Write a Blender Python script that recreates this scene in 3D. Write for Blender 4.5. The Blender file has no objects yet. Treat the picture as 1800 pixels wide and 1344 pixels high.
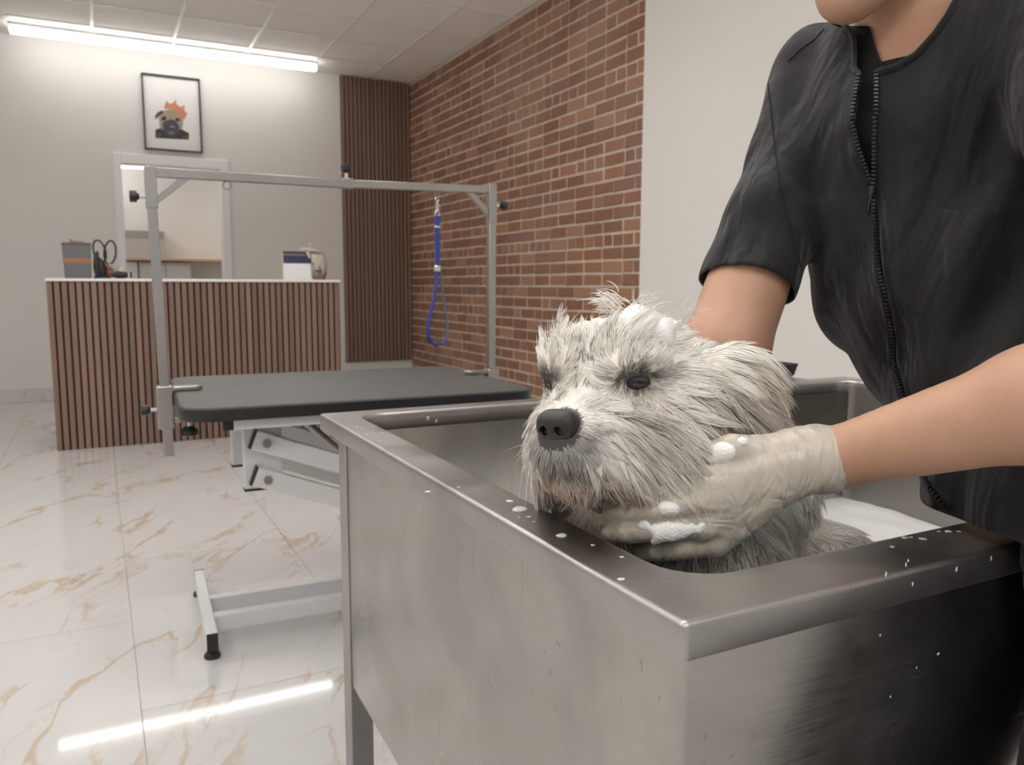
import bpy, bmesh, math, random
import numpy as np
from mathutils import Vector, Matrix, Euler
from mathutils.bvhtree import BVHTree
from mathutils.kdtree import KDTree

random.seed(7)
RNG = np.random.default_rng(7)
SC = bpy.context.scene
COL = SC.collection

# ------------------------------------------------------------------ camera
F_PX, YAW, PITCH, ROLL, CAM_H = 1404.8, 0.47814, 0.12128, 0.00312, 1.05
_cy, _sy, _cp, _sp = math.cos(YAW), math.sin(YAW), math.cos(PITCH), math.sin(PITCH)
_F = np.array([_sy * _cp, _cy * _cp, -_sp]); _R0 = np.array([_cy, -_sy, 0.0]); _U0 = np.cross(_R0, _F)
_R = math.cos(ROLL) * _R0 + math.sin(ROLL) * _U0
_U = -math.sin(ROLL) * _R0 + math.cos(ROLL) * _U0
CAM = np.array([0, 0, CAM_H])


def ray(x, y):
    return _R * ((x - 900) / F_PX) - _U * ((y - 672) / F_PX) + _F


def at(x, y, depth):
    """world point measured in the photograph at (x, y), at this distance along the view axis"""
    return CAM + depth * ray(x, y)


def cv(x, y, z):
    """vector right, up, forward of the camera -> world"""
    return _R * x + _U * y + _F * z


def px(P):
    P = np.asarray(P, float) - CAM
    c = P @ np.stack([_R, _U, _F], 1)
    return np.stack([900 + F_PX * c[..., 0] / c[..., 2], 672 - F_PX * c[..., 1] / c[..., 2], c[..., 2]], -1)


cd = bpy.data.cameras.new('camera')
cam = bpy.data.objects.new('camera', cd); COL.objects.link(cam)
cd.sensor_width = 36; cd.sensor_fit = 'HORIZONTAL'; cd.lens = F_PX / 1800 * 36
cd.clip_start = 0.02; cd.clip_end = 60
cam.matrix_world = Matrix(((_R[0], _U[0], -_F[0], 0), (_R[1], _U[1], -_F[1], 0), (_R[2], _U[2], -_F[2], CAM_H), (0, 0, 0, 1)))
cd.dof.use_dof = True; cd.dof.focus_distance = 0.74; cd.dof.aperture_fstop = 12
SC.camera = cam

# ------------------------------------------------------------------ world, exposure
SC.view_settings.view_transform = 'Standard'; SC.view_settings.look = 'None'
SC.view_settings.gamma = 1; SC.view_settings.use_curve_mapping = False
SC.view_settings.exposure = 0.22
W_ = bpy.data.worlds.new('daylight'); SC.world = W_; W_.use_nodes = True
W_.node_tree.nodes['Background'].inputs[0].default_value = (0.93, 0.96, 1.0, 1)
W_.node_tree.nodes['Background'].inputs[1].default_value = 0.55
LAMP = 7.5; PANEL = 6.7
SC.cycles.max_bounces = 18; SC.cycles.diffuse_bounces = 14; SC.cycles.glossy_bounces = 4
SC.cycles.caustics_reflective = False; SC.cycles.caustics_refractive = False
SC.cycles.sample_clamp_indirect = 4.0


# ------------------------------------------------------------------ materials
def nt(name):
    m = bpy.data.materials.new(name); m.use_nodes = True
    t = m.node_tree; b = t.nodes['Principled BSDF']
    return m, t, b


def L(t, a, b):
    t.links.new(a, b)


def ramp(t, fac, stops):
    r = t.nodes.new('ShaderNodeValToRGB'); cr = r.color_ramp
    while len(cr.elements) < len(stops): cr.elements.new(0.5)
    for e, (p, c) in zip(cr.elements, stops):
        e.position = p; e.color = (*c, 1) if len(c) == 3 else c
    L(t, fac, r.inputs[0]); return r


def coords(t, kind='Object', scale=(1, 1, 1), rot=(0, 0, 0)):
    mp = t.nodes.new('ShaderNodeMapping'); mp.inputs['Scale'].default_value = scale; mp.inputs['Rotation'].default_value = rot
    if kind == 'World':
        g = t.nodes.new('ShaderNodeNewGeometry'); L(t, g.outputs['Position'], mp.inputs[0])
    else:
        c = t.nodes.new('ShaderNodeTexCoord'); L(t, c.outputs[kind], mp.inputs[0])
    return mp.outputs[0]


def noise(t, vec, scale, detail=4, rough=0.5, dist=0.0):
    n = t.nodes.new('ShaderNodeTexNoise'); n.inputs['Scale'].default_value = scale; n.inputs['Detail'].default_value = detail
    n.inputs['Roughness'].default_value = rough; n.inputs['Distortion'].default_value = dist
    L(t, vec, n.inputs['Vector']); return n.outputs[0]


def math_(t, op, a, b=None, c=None):
    n = t.nodes.new('ShaderNodeMath'); n.operation = op
    for i, v in enumerate((a, b, c)):
        if v is None: continue
        if isinstance(v, (int, float)): n.inputs[i].default_value = v
        else: L(t, v, n.inputs[i])
    return n.outputs[0]


def mixc(t, fac, a, b, mode='MIX'):
    n = t.nodes.new('ShaderNodeMix'); n.data_type = 'RGBA'; n.blend_type = mode
    for i, v in ((0, fac), (6, a), (7, b)):
        if isinstance(v, (int, float)): n.inputs[i].default_value = v
        elif isinstance(v, tuple): n.inputs[i].default_value = (*v, 1)
        else: L(t, v, n.inputs[i])
    return n.outputs[2]


def bump(t, b, h, strength=0.2, dist=0.01):
    n = t.nodes.new('ShaderNodeBump'); n.inputs['Strength'].default_value = strength; n.inputs['Distance'].default_value = dist
    L(t, h, n.inputs['Height']); L(t, n.outputs[0], b.inputs['Normal']); return n


def simple(name, col, rough=0.5, metal=0.0, var=0.06, nscale=8.0, bscale=None, bstr=0.1, bdist=0.002, spec=0.5, coat=0.0, kind='Object'):
    m, t, b = nt(name)
    v = coords(t, kind)
    n = noise(t, v, nscale, 3)
    c = mixc(t, n, tuple(x * (1 - var) for x in col), tuple(min(1, x * (1 + var)) for x in col))
    L(t, c, b.inputs['Base Color'])
    b.inputs['Roughness'].default_value = rough; b.inputs['Metallic'].default_value = metal
    b.inputs['Specular IOR Level'].default_value = spec; b.inputs['Coat Weight'].default_value = coat
    if bscale: bump(t, b, noise(t, v, bscale, 4), bstr, bdist)
    return m


def emit(name, col, s):
    m, t, b = nt(name)
    b.inputs['Base Color'].default_value = (0.9, 0.9, 0.9, 1)
    b.inputs['Emission Color'].default_value = (*col, 1); b.inputs['Emission Strength'].default_value = s
    return m


M = {}
M['wall'] = simple('wall_paint', (0.75, 0.735, 0.71), 0.75, var=0.02, nscale=2, bscale=160, bstr=0.06, bdist=0.001, kind='World')
M['ceil'] = simple('ceiling_tile', (0.90, 0.88, 0.855), 0.9, var=0.02, nscale=3, bscale=220, bstr=0.15, bdist=0.001, kind='World')
M['white'] = simple('white_paint', (0.82, 0.81, 0.80), 0.35, var=0.015)
M['trimw'] = simple('trim_paint', (0.80, 0.80, 0.82), 0.35, var=0.015)
M['black'] = simple('black_plastic', (0.016, 0.016, 0.018), 0.45, var=0.2)
M['backing'] = simple('black_felt', (0.008, 0.008, 0.009), 0.95, var=0.2)
M['lamp'] = emit('led_diffuser', (1.0, 0.975, 0.94), LAMP)
M['lamp_body'] = simple('lamp_housing', (0.75, 0.75, 0.75), 0.4)
M['powder'] = simple('white_powder_coat', (0.74, 0.74, 0.75), 0.32, var=0.02, bscale=500, bstr=0.05, bdist=0.0005)
M['chrome'] = simple('chrome', (0.72, 0.71, 0.69), 0.14, 1.0, var=0.03)
M['frameb'] = simple('frame_black', (0.014, 0.014, 0.016), 0.35, var=0.1)
M['glass_dark'] = simple('eye_gloss', (0.008, 0.006, 0.005), 0.06, var=0.3, nscale=300, coat=1.0)
M['grey_box'] = simple('grey_fabric', (0.15, 0.15, 0.155), 0.7, var=0.05, bscale=300, bstr=0.2)
M['tan'] = simple('tan_leather', (0.36, 0.155, 0.08), 0.55, var=0.15, nscale=40)
M['paper'] = simple('white_paper', (0.80, 0.79, 0.775), 0.7, var=0.02)
M['blue'] = simple('blue_webbing', (0.014, 0.045, 0.36), 0.55, var=0.12, nscale=60, bscale=900, bstr=0.3, bdist=0.0006)
M['greyblue'] = simple('worn_webbing', (0.10, 0.13, 0.19), 0.6, var=0.12, nscale=60, bscale=900, bstr=0.3, bdist=0.0006)
M['bluep'] = simple('blue_print', (0.02, 0.05, 0.36), 0.6)
M['woodedge'] = simple('wood_edge', (0.52, 0.33, 0.21), 0.5, var=0.2, nscale=30)
M['greycab'] = simple('grey_laminate', (0.46, 0.44, 0.425), 0.5, var=0.03)
M['greycab2'] = simple('dark_grey_laminate', (0.33, 0.32, 0.31), 0.5, var=0.03)


def m_wood(name, cA, cB):
    m, t, b = nt(name)
    oi = t.nodes.new('ShaderNodeObjectInfo')
    v = coords(t, 'World', (30, 30, 1.4))
    add = t.nodes.new('ShaderNodeVectorMath'); add.operation = 'ADD'
    sc = t.nodes.new('ShaderNodeVectorMath'); sc.operation = 'SCALE'; sc.inputs[0].default_value = (37, 11, 23)
    L(t, oi.outputs['Random'], sc.inputs['Scale']); L(t, v, add.inputs[0]); L(t, sc.outputs[0], add.inputs[1])
    n = noise(t, add.outputs[0], 1.0, 5, 0.6, 0.6)
    n2 = noise(t, add.outputs[0], 7.0, 3, 0.6, 0.3)
    f = math_(t, 'ADD', math_(t, 'MULTIPLY', n, 0.55), math_(t, 'MULTIPLY', oi.outputs['Random'], 0.34))
    f = math_(t, 'ADD', f, math_(t, 'MULTIPLY', n2, 0.14))
    r = ramp(t, f, [(0.25, cA), (0.75, cB)])
    L(t, r.outputs[0], b.inputs['Base Color']); b.inputs['Roughness'].default_value = 0.5
    bump(t, b, n2, 0.12, 0.001)
    return m


M['slat'] = m_wood('walnut_slat', (0.155, 0.094, 0.070), (0.27, 0.165, 0.12))
M['slat2'] = m_wood('walnut_slat_dark', (0.22, 0.142, 0.108), (0.29, 0.188, 0.142))


def m_brick():
    m, t, b = nt('brick')
    a = t.nodes.new('ShaderNodeAttribute'); a.attribute_name = 'Col'
    v = coords(t, 'World')
    n = noise(t, v, 22, 5, 0.65); n2 = noise(t, v, 90, 3, 0.6); n3 = noise(t, v, 1.1, 3, 0.5)
    c = mixc(t, math_(t, 'MULTIPLY', n, 0.38), a.outputs[0], (0.235, 0.115, 0.078))
    w = ramp(t, math_(t, 'ADD', math_(t, 'MULTIPLY', n2, 0.5), math_(t, 'MULTIPLY', n, 0.5)), [(0.56, (0, 0, 0)), (0.68, (1, 1, 1))])
    c = mixc(t, math_(t, 'MULTIPLY', w.outputs[0], 0.35), c, (0.52, 0.40, 0.32))
    w3 = ramp(t, n3, [(0.50, (0, 0, 0)), (0.68, (1, 1, 1))])
    c = mixc(t, math_(t, 'MULTIPLY', w3.outputs[0], 0.22), c, (0.50, 0.37, 0.29))
    L(t, c, b.inputs['Base Color']); b.inputs['Roughness'].default_value = 0.85
    bump(t, b, math_(t, 'ADD', n2, n), 0.5, 0.006)
    return m


M['brick'] = m_brick()
M['mortar'] = simple('mortar', (0.60, 0.50, 0.41), 0.95, var=0.18, nscale=9, bscale=120, bstr=0.5, bdist=0.004, kind='World')


def m_marble():
    m, t, b = nt('marble_tile')
    oi = t.nodes.new('ShaderNodeObjectInfo')
    th = math.radians(28)
    v = coords(t, 'World', (1, 1, 1), (0, 0, th))
    mp = t.nodes.new('ShaderNodeMapping'); mp.inputs['Scale'].default_value = (2.9, 1.15, 1); L(t, v, mp.inputs[0])
    v = mp.outputs[0]
    n1 = noise(t, v, 1.25, 5, 0.52, 0.35)
    r1 = math_(t, 'ABSOLUTE', math_(t, 'SUBTRACT', n1, 0.5))
    msk = ramp(t, noise(t, v, 1.3, 2, 0.5, 0.4), [(0.44, (0, 0, 0)), (0.57, (1, 1, 1))])
    wd = math_(t, 'MULTIPLY_ADD', noise(t, v, 3.6, 4, 0.6), 0.085, -0.024)
    core = math_(t, 'MULTIPLY', math_(t, 'MAXIMUM', math_(t, 'SUBTRACT', 1.0, math_(t, 'DIVIDE', r1, math_(t, 'MAXIMUM', wd, 0.002))), 0.0), msk.outputs[0])
    n2 = noise(t, v, 2.4, 4, 0.5, 0.4)
    r2 = math_(t, 'ABSOLUTE', math_(t, 'SUBTRACT', n2, 0.5))
    fine = math_(t, 'MULTIPLY', math_(t, 'MAXIMUM', math_(t, 'SUBTRACT', 1.0, math_(t, 'DIVIDE', r2, 0.012)), 0.0), msk.outputs[0])
    cloud = noise(t, v, 2.2, 4, 0.6)
    base = mixc(t, cloud, (0.59, 0.585, 0.585), (0.67, 0.66, 0.65))
    vein = mixc(t, noise(t, v, 3, 3), (0.47, 0.355, 0.25), (0.60, 0.49, 0.385))
    c = mixc(t, math_(t, 'MINIMUM', math_(t, 'MULTIPLY', core, 1.3), 0.85), base, vein)
    c = mixc(t, math_(t, 'MULTIPLY', fine, 0.35), c, (0.52, 0.43, 0.35))
    L(t, c, b.inputs['Base Color'])
    b.inputs['Roughness'].default_value = 0.045; b.inputs['Specular IOR Level'].default_value = 0.5
    return m


M['marble'] = m_marble()
M['grout'] = simple('grout', (0.68, 0.66, 0.64), 0.9, var=0.05)


def m_steel(name, base=(0.42, 0.405, 0.39), r0=0.30, r1=0.46, brush=(3, 90, 90), wav=0.25, stain_reflect=True):
    m, t, b = nt(name)
    v = coords(t, 'World'); vb = coords(t, 'World', brush)
    n = noise(t, v, 9, 5, 0.6, 0.4); nb = noise(t, vb, 4, 3, 0.6)
    f = math_(t, 'ADD', math_(t, 'MULTIPLY', n, 0.7), math_(t, 'MULTIPLY', nb, 0.3))
    mr = t.nodes.new('ShaderNodeMapRange'); mr.inputs[1].default_value = 0.3; mr.inputs[2].default_value = 0.7
    mr.inputs[3].default_value = r0; mr.inputs[4].default_value = r1
    L(t, f, mr.inputs[0]); L(t, mr.outputs[0], b.inputs['Roughness'])
    c = mixc(t, n, tuple(x * 0.9 for x in base), tuple(min(1, x * 1.08) for x in base))
    if stain_reflect:
        mo = ramp(t, noise(t, v, 5.5, 4, 0.55, 0.6), [(0.36, (0.87, 0.865, 0.86)), (0.62, (1.08, 1.08, 1.08))])  # mottling: smudges plus uneven reflection painted into the steel colour
        c = mixc(t, 1.0, c, mo.outputs[0], 'MULTIPLY')
        vd = coords(t, 'World', (26, 26, 0.9))
        drip = ramp(t, noise(t, vd, 2.2, 3, 0.5), [(0.62, (0, 0, 0)), (0.655, (1, 1, 1))])
        k = ramp(t, noise(t, v, 3.2, 2), [(0.48, (0, 0, 0)), (0.58, (1, 1, 1))])
        c = mixc(t, math_(t, 'MULTIPLY', math_(t, 'MULTIPLY', drip.outputs[0], k.outputs[0]), 0.28), c, (0.33, 0.29, 0.25))
        sp = ramp(t, noise(t, coords(t, 'World', (1, 1, 0.5)), 120, 1), [(0.72, (0, 0, 0)), (0.76, (1, 1, 1))])
        c = mixc(t, math_(t, 'MULTIPLY', sp.outputs[0], 0.35), c, (0.20, 0.17, 0.15))
    L(t, c, b.inputs['Base Color']); b.inputs['Metallic'].default_value = 1
    bump(t, b, math_(t, 'ADD', math_(t, 'MULTIPLY', noise(t, v, 5, 3), wav * 8), math_(t, 'MULTIPLY', nb, 0.25)), 0.12, 0.0012)
    return m


M['steel'] = m_steel('brushed_steel')
M['steel_in'] = m_steel('basin_steel', (0.34, 0.32, 0.305), 0.30, 0.46, stain_reflect=False)
M['sheet'] = m_steel('bath_sheet_steel', (0.42, 0.405, 0.385), 0.17, 0.30)
M['tube'] = m_steel('satin_tube', (0.43, 0.405, 0.38), 0.25, 0.38, (40, 40, 2), 0.05, False)


def m_mat_top():
    m, t, b = nt('rubber_top')
    v = coords(t, 'Object')
    n = noise(t, v, 400, 2, 0.5)
    c = mixc(t, noise(t, v, 6, 3), (0.080, 0.079, 0.078), (0.105, 0.103, 0.10))
    L(t, c, b.inputs['Base Color']); b.inputs['Roughness'].default_value = 0.48
    bump(t, b, n, 0.5, 0.002)
    return m


M['mat_top'] = m_mat_top()


def m_skin():
    m, t, b = nt('skin')
    v = coords(t, 'World')
    n = noise(t, v, 40, 4, 0.6); n2 = noise(t, v, 9, 3)
    c = mixc(t, n, (0.455, 0.26, 0.172), (0.545, 0.328, 0.222))
    c = mixc(t, math_(t, 'MULTIPLY', n2, 0.35), c, (0.58, 0.30, 0.20))
    sp = ramp(t, noise(t, v, 130, 2), [(0.70, (0, 0, 0)), (0.75, (1, 1, 1))])
    c = mixc(t, math_(t, 'MULTIPLY', sp.outputs[0], 0.25), c, (0.30, 0.15, 0.09))
    L(t, c, b.inputs['Base Color']); b.inputs['Roughness'].default_value = 0.5
    b.inputs['Subsurface Weight'].default_value = 0.12; b.inputs['Subsurface Radius'].default_value = (1, 0.3, 0.15); b.inputs['Subsurface Scale'].default_value = 0.006
    bump(t, b, noise(t, v, 500, 3), 0.15, 0.0006)
    return m


M['skin'] = m_skin()


def m_cloth():
    m, t, b = nt('black_cotton')
    v = coords(t, 'World')
    n = noise(t, v, 14, 4, 0.6, 0.3)
    c = mixc(t, n, (0.0060, 0.0060, 0.0068), (0.0150, 0.0150, 0.0160))
    L(t, c, b.inputs['Base Color']); b.inputs['Roughness'].default_value = 0.72
    b.inputs['Specular IOR Level'].default_value = 0.32; b.inputs['Sheen Weight'].default_value = 0.13; b.inputs['Sheen Roughness'].default_value = 0.5
    cr = noise(t, coords(t, 'World', (1, 1, 0.5)), 11, 3, 0.5, 0.7)
    bump(t, b, math_(t, 'ADD', math_(t, 'MULTIPLY', cr, 1.0), math_(t, 'MULTIPLY', noise(t, v, 900, 2), 0.02)), 1.0, 0.04)
    return m


M['cloth'] = m_cloth()
M['zip'] = simple('zipper_teeth', (0.018, 0.018, 0.020), 0.35, var=0.2, nscale=300)
M['zipm'] = simple('zipper_metal', (0.05, 0.05, 0.052), 0.35, 0.8)
M['hairh'] = simple('dark_hair', (0.012, 0.009, 0.008), 0.45, var=0.4, nscale=90, bscale=300, bstr=0.4)
M['lips'] = simple('lips', (0.45, 0.16, 0.13), 0.4)
M['eyew'] = simple('eye_white', (0.8, 0.78, 0.75), 0.1)
M['shoe'] = simple('black_shoe', (0.02, 0.02, 0.02), 0.5)


GAX = cv(0.985, -0.03, 0.10)
def m_glove():
    m, t, b = nt('latex_glove')
    v = coords(t, 'World')
    n = noise(t, v, 25, 3, 0.6, 0.5)
    c = mixc(t, n, (0.50, 0.44, 0.37), (0.58, 0.525, 0.45))
    L(t, c, b.inputs['Base Color']); b.inputs['Roughness'].default_value = 0.30
    b.inputs['Subsurface Weight'].default_value = 0.1; b.inputs['Subsurface Scale'].default_value = 0.004
    dt = t.nodes.new('ShaderNodeVectorMath'); dt.operation = 'DOT_PRODUCT'; dt.inputs[1].default_value = tuple(GAX)
    L(t, v, dt.inputs[0])
    sc_ = t.nodes.new('ShaderNodeVectorMath'); sc_.operation = 'SCALE'; sc_.inputs[0].default_value = tuple(GAX * 2.2); L(t, dt.outputs['Value'], sc_.inputs['Scale'])
    ad = t.nodes.new('ShaderNodeVectorMath'); ad.operation = 'ADD'; L(t, v, ad.inputs[0]); L(t, sc_.outputs[0], ad.inputs[1])
    w = noise(t, ad.outputs[0], 24, 2, 0.5, 0.9); w2 = noise(t, v, 16, 2, 0.5, 1.6)
    h = math_(t, 'ADD', math_(t, 'ABSOLUTE', math_(t, 'SUBTRACT', w, 0.5)), math_(t, 'MULTIPLY', math_(t, 'ABSOLUTE', math_(t, 'SUBTRACT', w2, 0.5)), 1.6))
    bump(t, b, h, 0.55, 0.008)
    return m


M['glove'] = m_glove()


def m_attr(name, rough, trans=0.0, spec=0.4):
    m, t, b = nt(name)
    a = t.nodes.new('ShaderNodeAttribute'); a.attribute_name = 'Col'
    L(t, a.outputs[0], b.inputs['Base Color']); b.inputs['Roughness'].default_value = rough
    b.inputs['Specular IOR Level'].default_value = spec
    if trans:
        tr = t.nodes.new('ShaderNodeBsdfTranslucent'); L(t, a.outputs[0], tr.inputs[0])
        mx = t.nodes.new('ShaderNodeMixShader'); mx.inputs[0].default_value = trans
        o = t.nodes['Material Output']; L(t, b.outputs[0], mx.inputs[1]); L(t, tr.outputs[0], mx.inputs[2]); L(t, mx.outputs[0], o.inputs[0])
    return m


M['fur'] = m_attr('wet_white_fur', 0.42, 0.0, 0.4)
M['dogskin'] = m_attr('dog_skin', 0.7)


def m_nose():
    m, t, b = nt('dog_nose')
    v = coords(t, 'World')
    vo = t.nodes.new('ShaderNodeTexVoronoi'); vo.inputs['Scale'].default_value = 900; L(t, v, vo.inputs['Vector'])
    c = mixc(t, noise(t, v, 120, 3), (0.010, 0.009, 0.009), (0.030, 0.023, 0.021))
    L(t, c, b.inputs['Base Color']); b.inputs['Roughness'].default_value = 0.38
    bump(t, b, vo.outputs[0], 0.35, 0.0006)
    return m


M['nose'] = m_nose()
M['lid'] = simple('dark_eyelid', (0.020, 0.015, 0.013), 0.5, var=0.3, nscale=200)


def m_foam():
    m, t, b = nt('soap_foam')
    v = coords(t, 'World')
    vo = t.nodes.new('ShaderNodeTexVoronoi'); vo.inputs['Scale'].default_value = 420; L(t, v, vo.inputs['Vector'])
    r = ramp(t, vo.outputs[0], [(0.0, (0.78, 0.77, 0.755)), (0.35, (0.88, 0.875, 0.865))])
    L(t, r.outputs[0], b.inputs['Base Color']); b.inputs['Roughness'].default_value = 0.4
    b.inputs['Subsurface Weight'].default_value = 0.25; b.inputs['Subsurface Scale'].default_value = 0.01
    bump(t, b, math_(t, 'ADD', vo.outputs[0], math_(t, 'MULTIPLY', noise(t, v, 60, 3), 2.0)), 0.35, 0.002)
    return m


M['foam'] = m_foam()


def m_water():
    m, t, b = nt('soapy_drop')
    n = noise(t, coords(t, 'World'), 200, 2)
    c = mixc(t, n, (0.80, 0.79, 0.77), (0.90, 0.89, 0.88)); L(t, c, b.inputs['Base Color'])
    b.inputs['Roughness'].default_value = 0.12; b.inputs['Transmission Weight'].default_value = 0.25; b.inputs['IOR'].default_value = 1.33
    return m


M['drop'] = m_water()


def m_jar():
    m, t, b = nt('glazed_stoneware')
    v = coords(t, 'Object')
    n = noise(t, v, 22, 3, 0.6, 0.6)
    r = ramp(t, n, [(0.44, (0.62, 0.57, 0.51)), (0.53, (0.60, 0.54, 0.48)), (0.56, (0.20, 0.17, 0.14)), (0.66, (0.16, 0.13, 0.10))])
    sep = t.nodes.new('ShaderNodeSeparateXYZ'); L(t, v, sep.inputs[0])
    low = ramp(t, math_(t, 'ADD', sep.outputs[2], math_(t, 'MULTIPLY', n, 0.06)), [(0.055, (1, 1, 1)), (0.10, (0, 0, 0))])
    c = mixc(t, math_(t, 'MULTIPLY', low.outputs[0], 0.8), r.outputs[0], (0.30, 0.18, 0.12))
    L(t, c, b.inputs['Base Color']); b.inputs['Roughness'].default_value = 0.3
    return m


M['jar'] = m_jar()
M['cream'] = simple('cream_glaze', (0.62, 0.57, 0.51), 0.3)


# ------------------------------------------------------------------ mesh helpers
def link(o, parent=None):
    COL.objects.link(o)
    if parent is not None: o.parent = parent
    return o


def raw_mesh(name, verts, quads=None, tris=None):
    verts = np.asarray(verts, np.float32)
    me = bpy.data.meshes.new(name)
    idx = []; starts = []; n = 0
    if quads is not None and len(quads):
        q = np.asarray(quads, np.int32); idx.append(q.ravel()); starts.append(np.arange(len(q)) * 4); n = len(q) * 4
    if tris is not None and len(tris):
        q = np.asarray(tris, np.int32); idx.append(q.ravel()); starts.append(n + np.arange(len(q)) * 3)
    idx = np.concatenate(idx).astype(np.int32); starts = np.concatenate(starts).astype(np.int32)
    me.vertices.add(len(verts)); me.vertices.foreach_set('co', verts.ravel())
    me.loops.add(len(idx)); me.loops.foreach_set('vertex_index', idx)
    me.polygons.add(len(starts)); me.polygons.foreach_set('loop_start', starts)
    me.update(calc_edges=True)
    return me


def set_col(me, cols):
    a = me.color_attributes.new('Col', 'FLOAT_COLOR', 'POINT')
    c = np.ones((len(me.vertices), 4), np.float32); c[:, :3] = cols
    a.data.foreach_set('color', c.ravel())


def smooth(me, ang=None):
    me.polygons.foreach_set('use_smooth', np.ones(len(me.polygons), bool))
    if ang is not None: me.set_sharp_from_angle(angle=math.radians(ang))
    return me


class MB:
    """collects shapes into one mesh"""
    def __init__(self): self.v = []; self.f = []

    def add(self, verts, faces, mat=None):
        o = len(self.v)
        for p in verts:
            p = Vector(p)
            if mat is not None: p = mat @ p
            self.v.append(tuple(p))
        for f in faces: self.f.append(tuple(i + o for i in f))
        return self

    def box(self, c, s, mat=None):
        x, y, z = (k / 2 for k in s)
        vs = [(c[0] + a * x, c[1] + b * y, c[2] + d * z) for d in (-1, 1) for b in (-1, 1) for a in (-1, 1)]
        return self.add(vs, [(0, 2, 3, 1), (4, 5, 7, 6), (0, 1, 5, 4), (2, 6, 7, 3), (0, 4, 6, 2), (1, 3, 7, 5)], mat)

    def box2(self, lo, hi, mat=None):
        return self.box([(a + b) / 2 for a, b in zip(lo, hi)], [b - a for a, b in zip(lo, hi)], mat)

    def lathe(self, prof, seg=24, mat=None, close=True):
        """prof: (radius, z) list about local z"""
        vs = []; fs = []
        for r, z in prof:
            for i in range(seg):
                a = 2 * math.pi * i / seg; vs.append((r * math.cos(a), r * math.sin(a), z))
        for k in range(len(prof) - 1):
            for i in range(seg):
                j = (i + 1) % seg
                fs.append((k * seg + i, k * seg + j, (k + 1) * seg + j, (k + 1) * seg + i))
        if close:
            fs.append(tuple(reversed(range(seg)))); fs.append(tuple((len(prof) - 1) * seg + i for i in range(seg)))
        return self.add(vs, fs, mat)

    def cyl(self, a, b, r, seg=16, r2=None):
        a = Vector(a); b = Vector(b); d = b - a
        m = Matrix.Translation(a) @ d.to_track_quat('Z', 'Y').to_matrix().to_4x4()
        return self.lathe([(r, 0), (r if r2 is None else r2, d.length)], seg, m)

    def tube(self, pts, r, seg=8, closed=False, flat=None, up=None):
        """sweep a circle (or an ellipse with flat=(ra, rb)) along points"""
        P = [Vector(p) for p in pts]; n = len(P)
        rings = []; prev = None
        for i in range(n):
            if closed: t = (P[(i + 1) % n] - P[i - 1])
            else: t = P[min(i + 1, n - 1)] - P[max(i - 1, 0)]
            t.normalize()
            if up is not None: u = Vector(up) - t * t.dot(Vector(up))
            elif prev is None: u = t.orthogonal()
            else: u = prev - t * t.dot(prev)
            u.normalize(); w = t.cross(u); prev = u
            rr = r[i] if isinstance(r, (list, tuple, np.ndarray)) else r
            ra, rb = (rr, rr) if flat is None else flat
            rings.append([P[i] + u * (ra * math.cos(2 * math.pi * k / seg)) + w * (rb * math.sin(2 * math.pi * k / seg)) for k in range(seg)])
        vs = [p for rg in rings for p in rg]; fs = []
        for i in range(n if closed else n - 1):
            j = (i + 1) % n
            for k in range(seg):
                l = (k + 1) % seg; fs.append((i * seg + k, i * seg + l, j * seg + l, j * seg + k))
        if not closed:
            fs.append(tuple(reversed(range(seg)))); fs.append(tuple((n - 1) * seg + k for k in range(seg)))
        return self.add(vs, fs)

    def poly(self, pts, d, mat=None):
        """prism: outline points (3D, planar) extruded by vector d"""
        n = len(pts); d = Vector(d)
        vs = [Vector(p) for p in pts] + [Vector(p) + d for p in pts]
        fs = [tuple(range(n)), tuple(reversed(range(n, 2 * n)))] + [(i + n, (i + 1) % n + n, (i + 1) % n, i) for i in range(n)]
        return self.add(vs, fs, mat)

    def mesh(self, name):
        me = bpy.data.meshes.new(name); me.from_pydata(self.v, [], self.f); me.update()
        bm = bmesh.new(); bm.from_mesh(me); bmesh.ops.recalc_face_normals(bm, faces=bm.faces[:]); bm.to_mesh(me); bm.free()
        return me

    def obj(self, name, mat, parent=None, bevel=0.0, smooth_ang=40, seg=2):
        me = self.mesh(name); me.materials.append(mat); smooth(me, smooth_ang)
        o = bpy.data.objects.new(name, me); link(o, parent)
        if bevel:
            b = o.modifiers.new('bevel', 'BEVEL'); b.width = bevel; b.segments = seg; b.limit_method = 'ANGLE'; b.angle_limit = math.radians(40)
        return o


def tag(o, label=None, cat=None, group=None, kind=None):
    if label: o['label'] = label
    if cat: o['category'] = cat
    if group: o['group'] = group
    if kind: o['kind'] = kind
    return o


def empty(name, loc=(0, 0, 0), rz=0.0):
    o = bpy.data.objects.new(name, None); o.empty_display_size = 0.05; COL.objects.link(o)
    o.location = loc; o.rotation_euler = (0, 0, rz); return o


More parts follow.
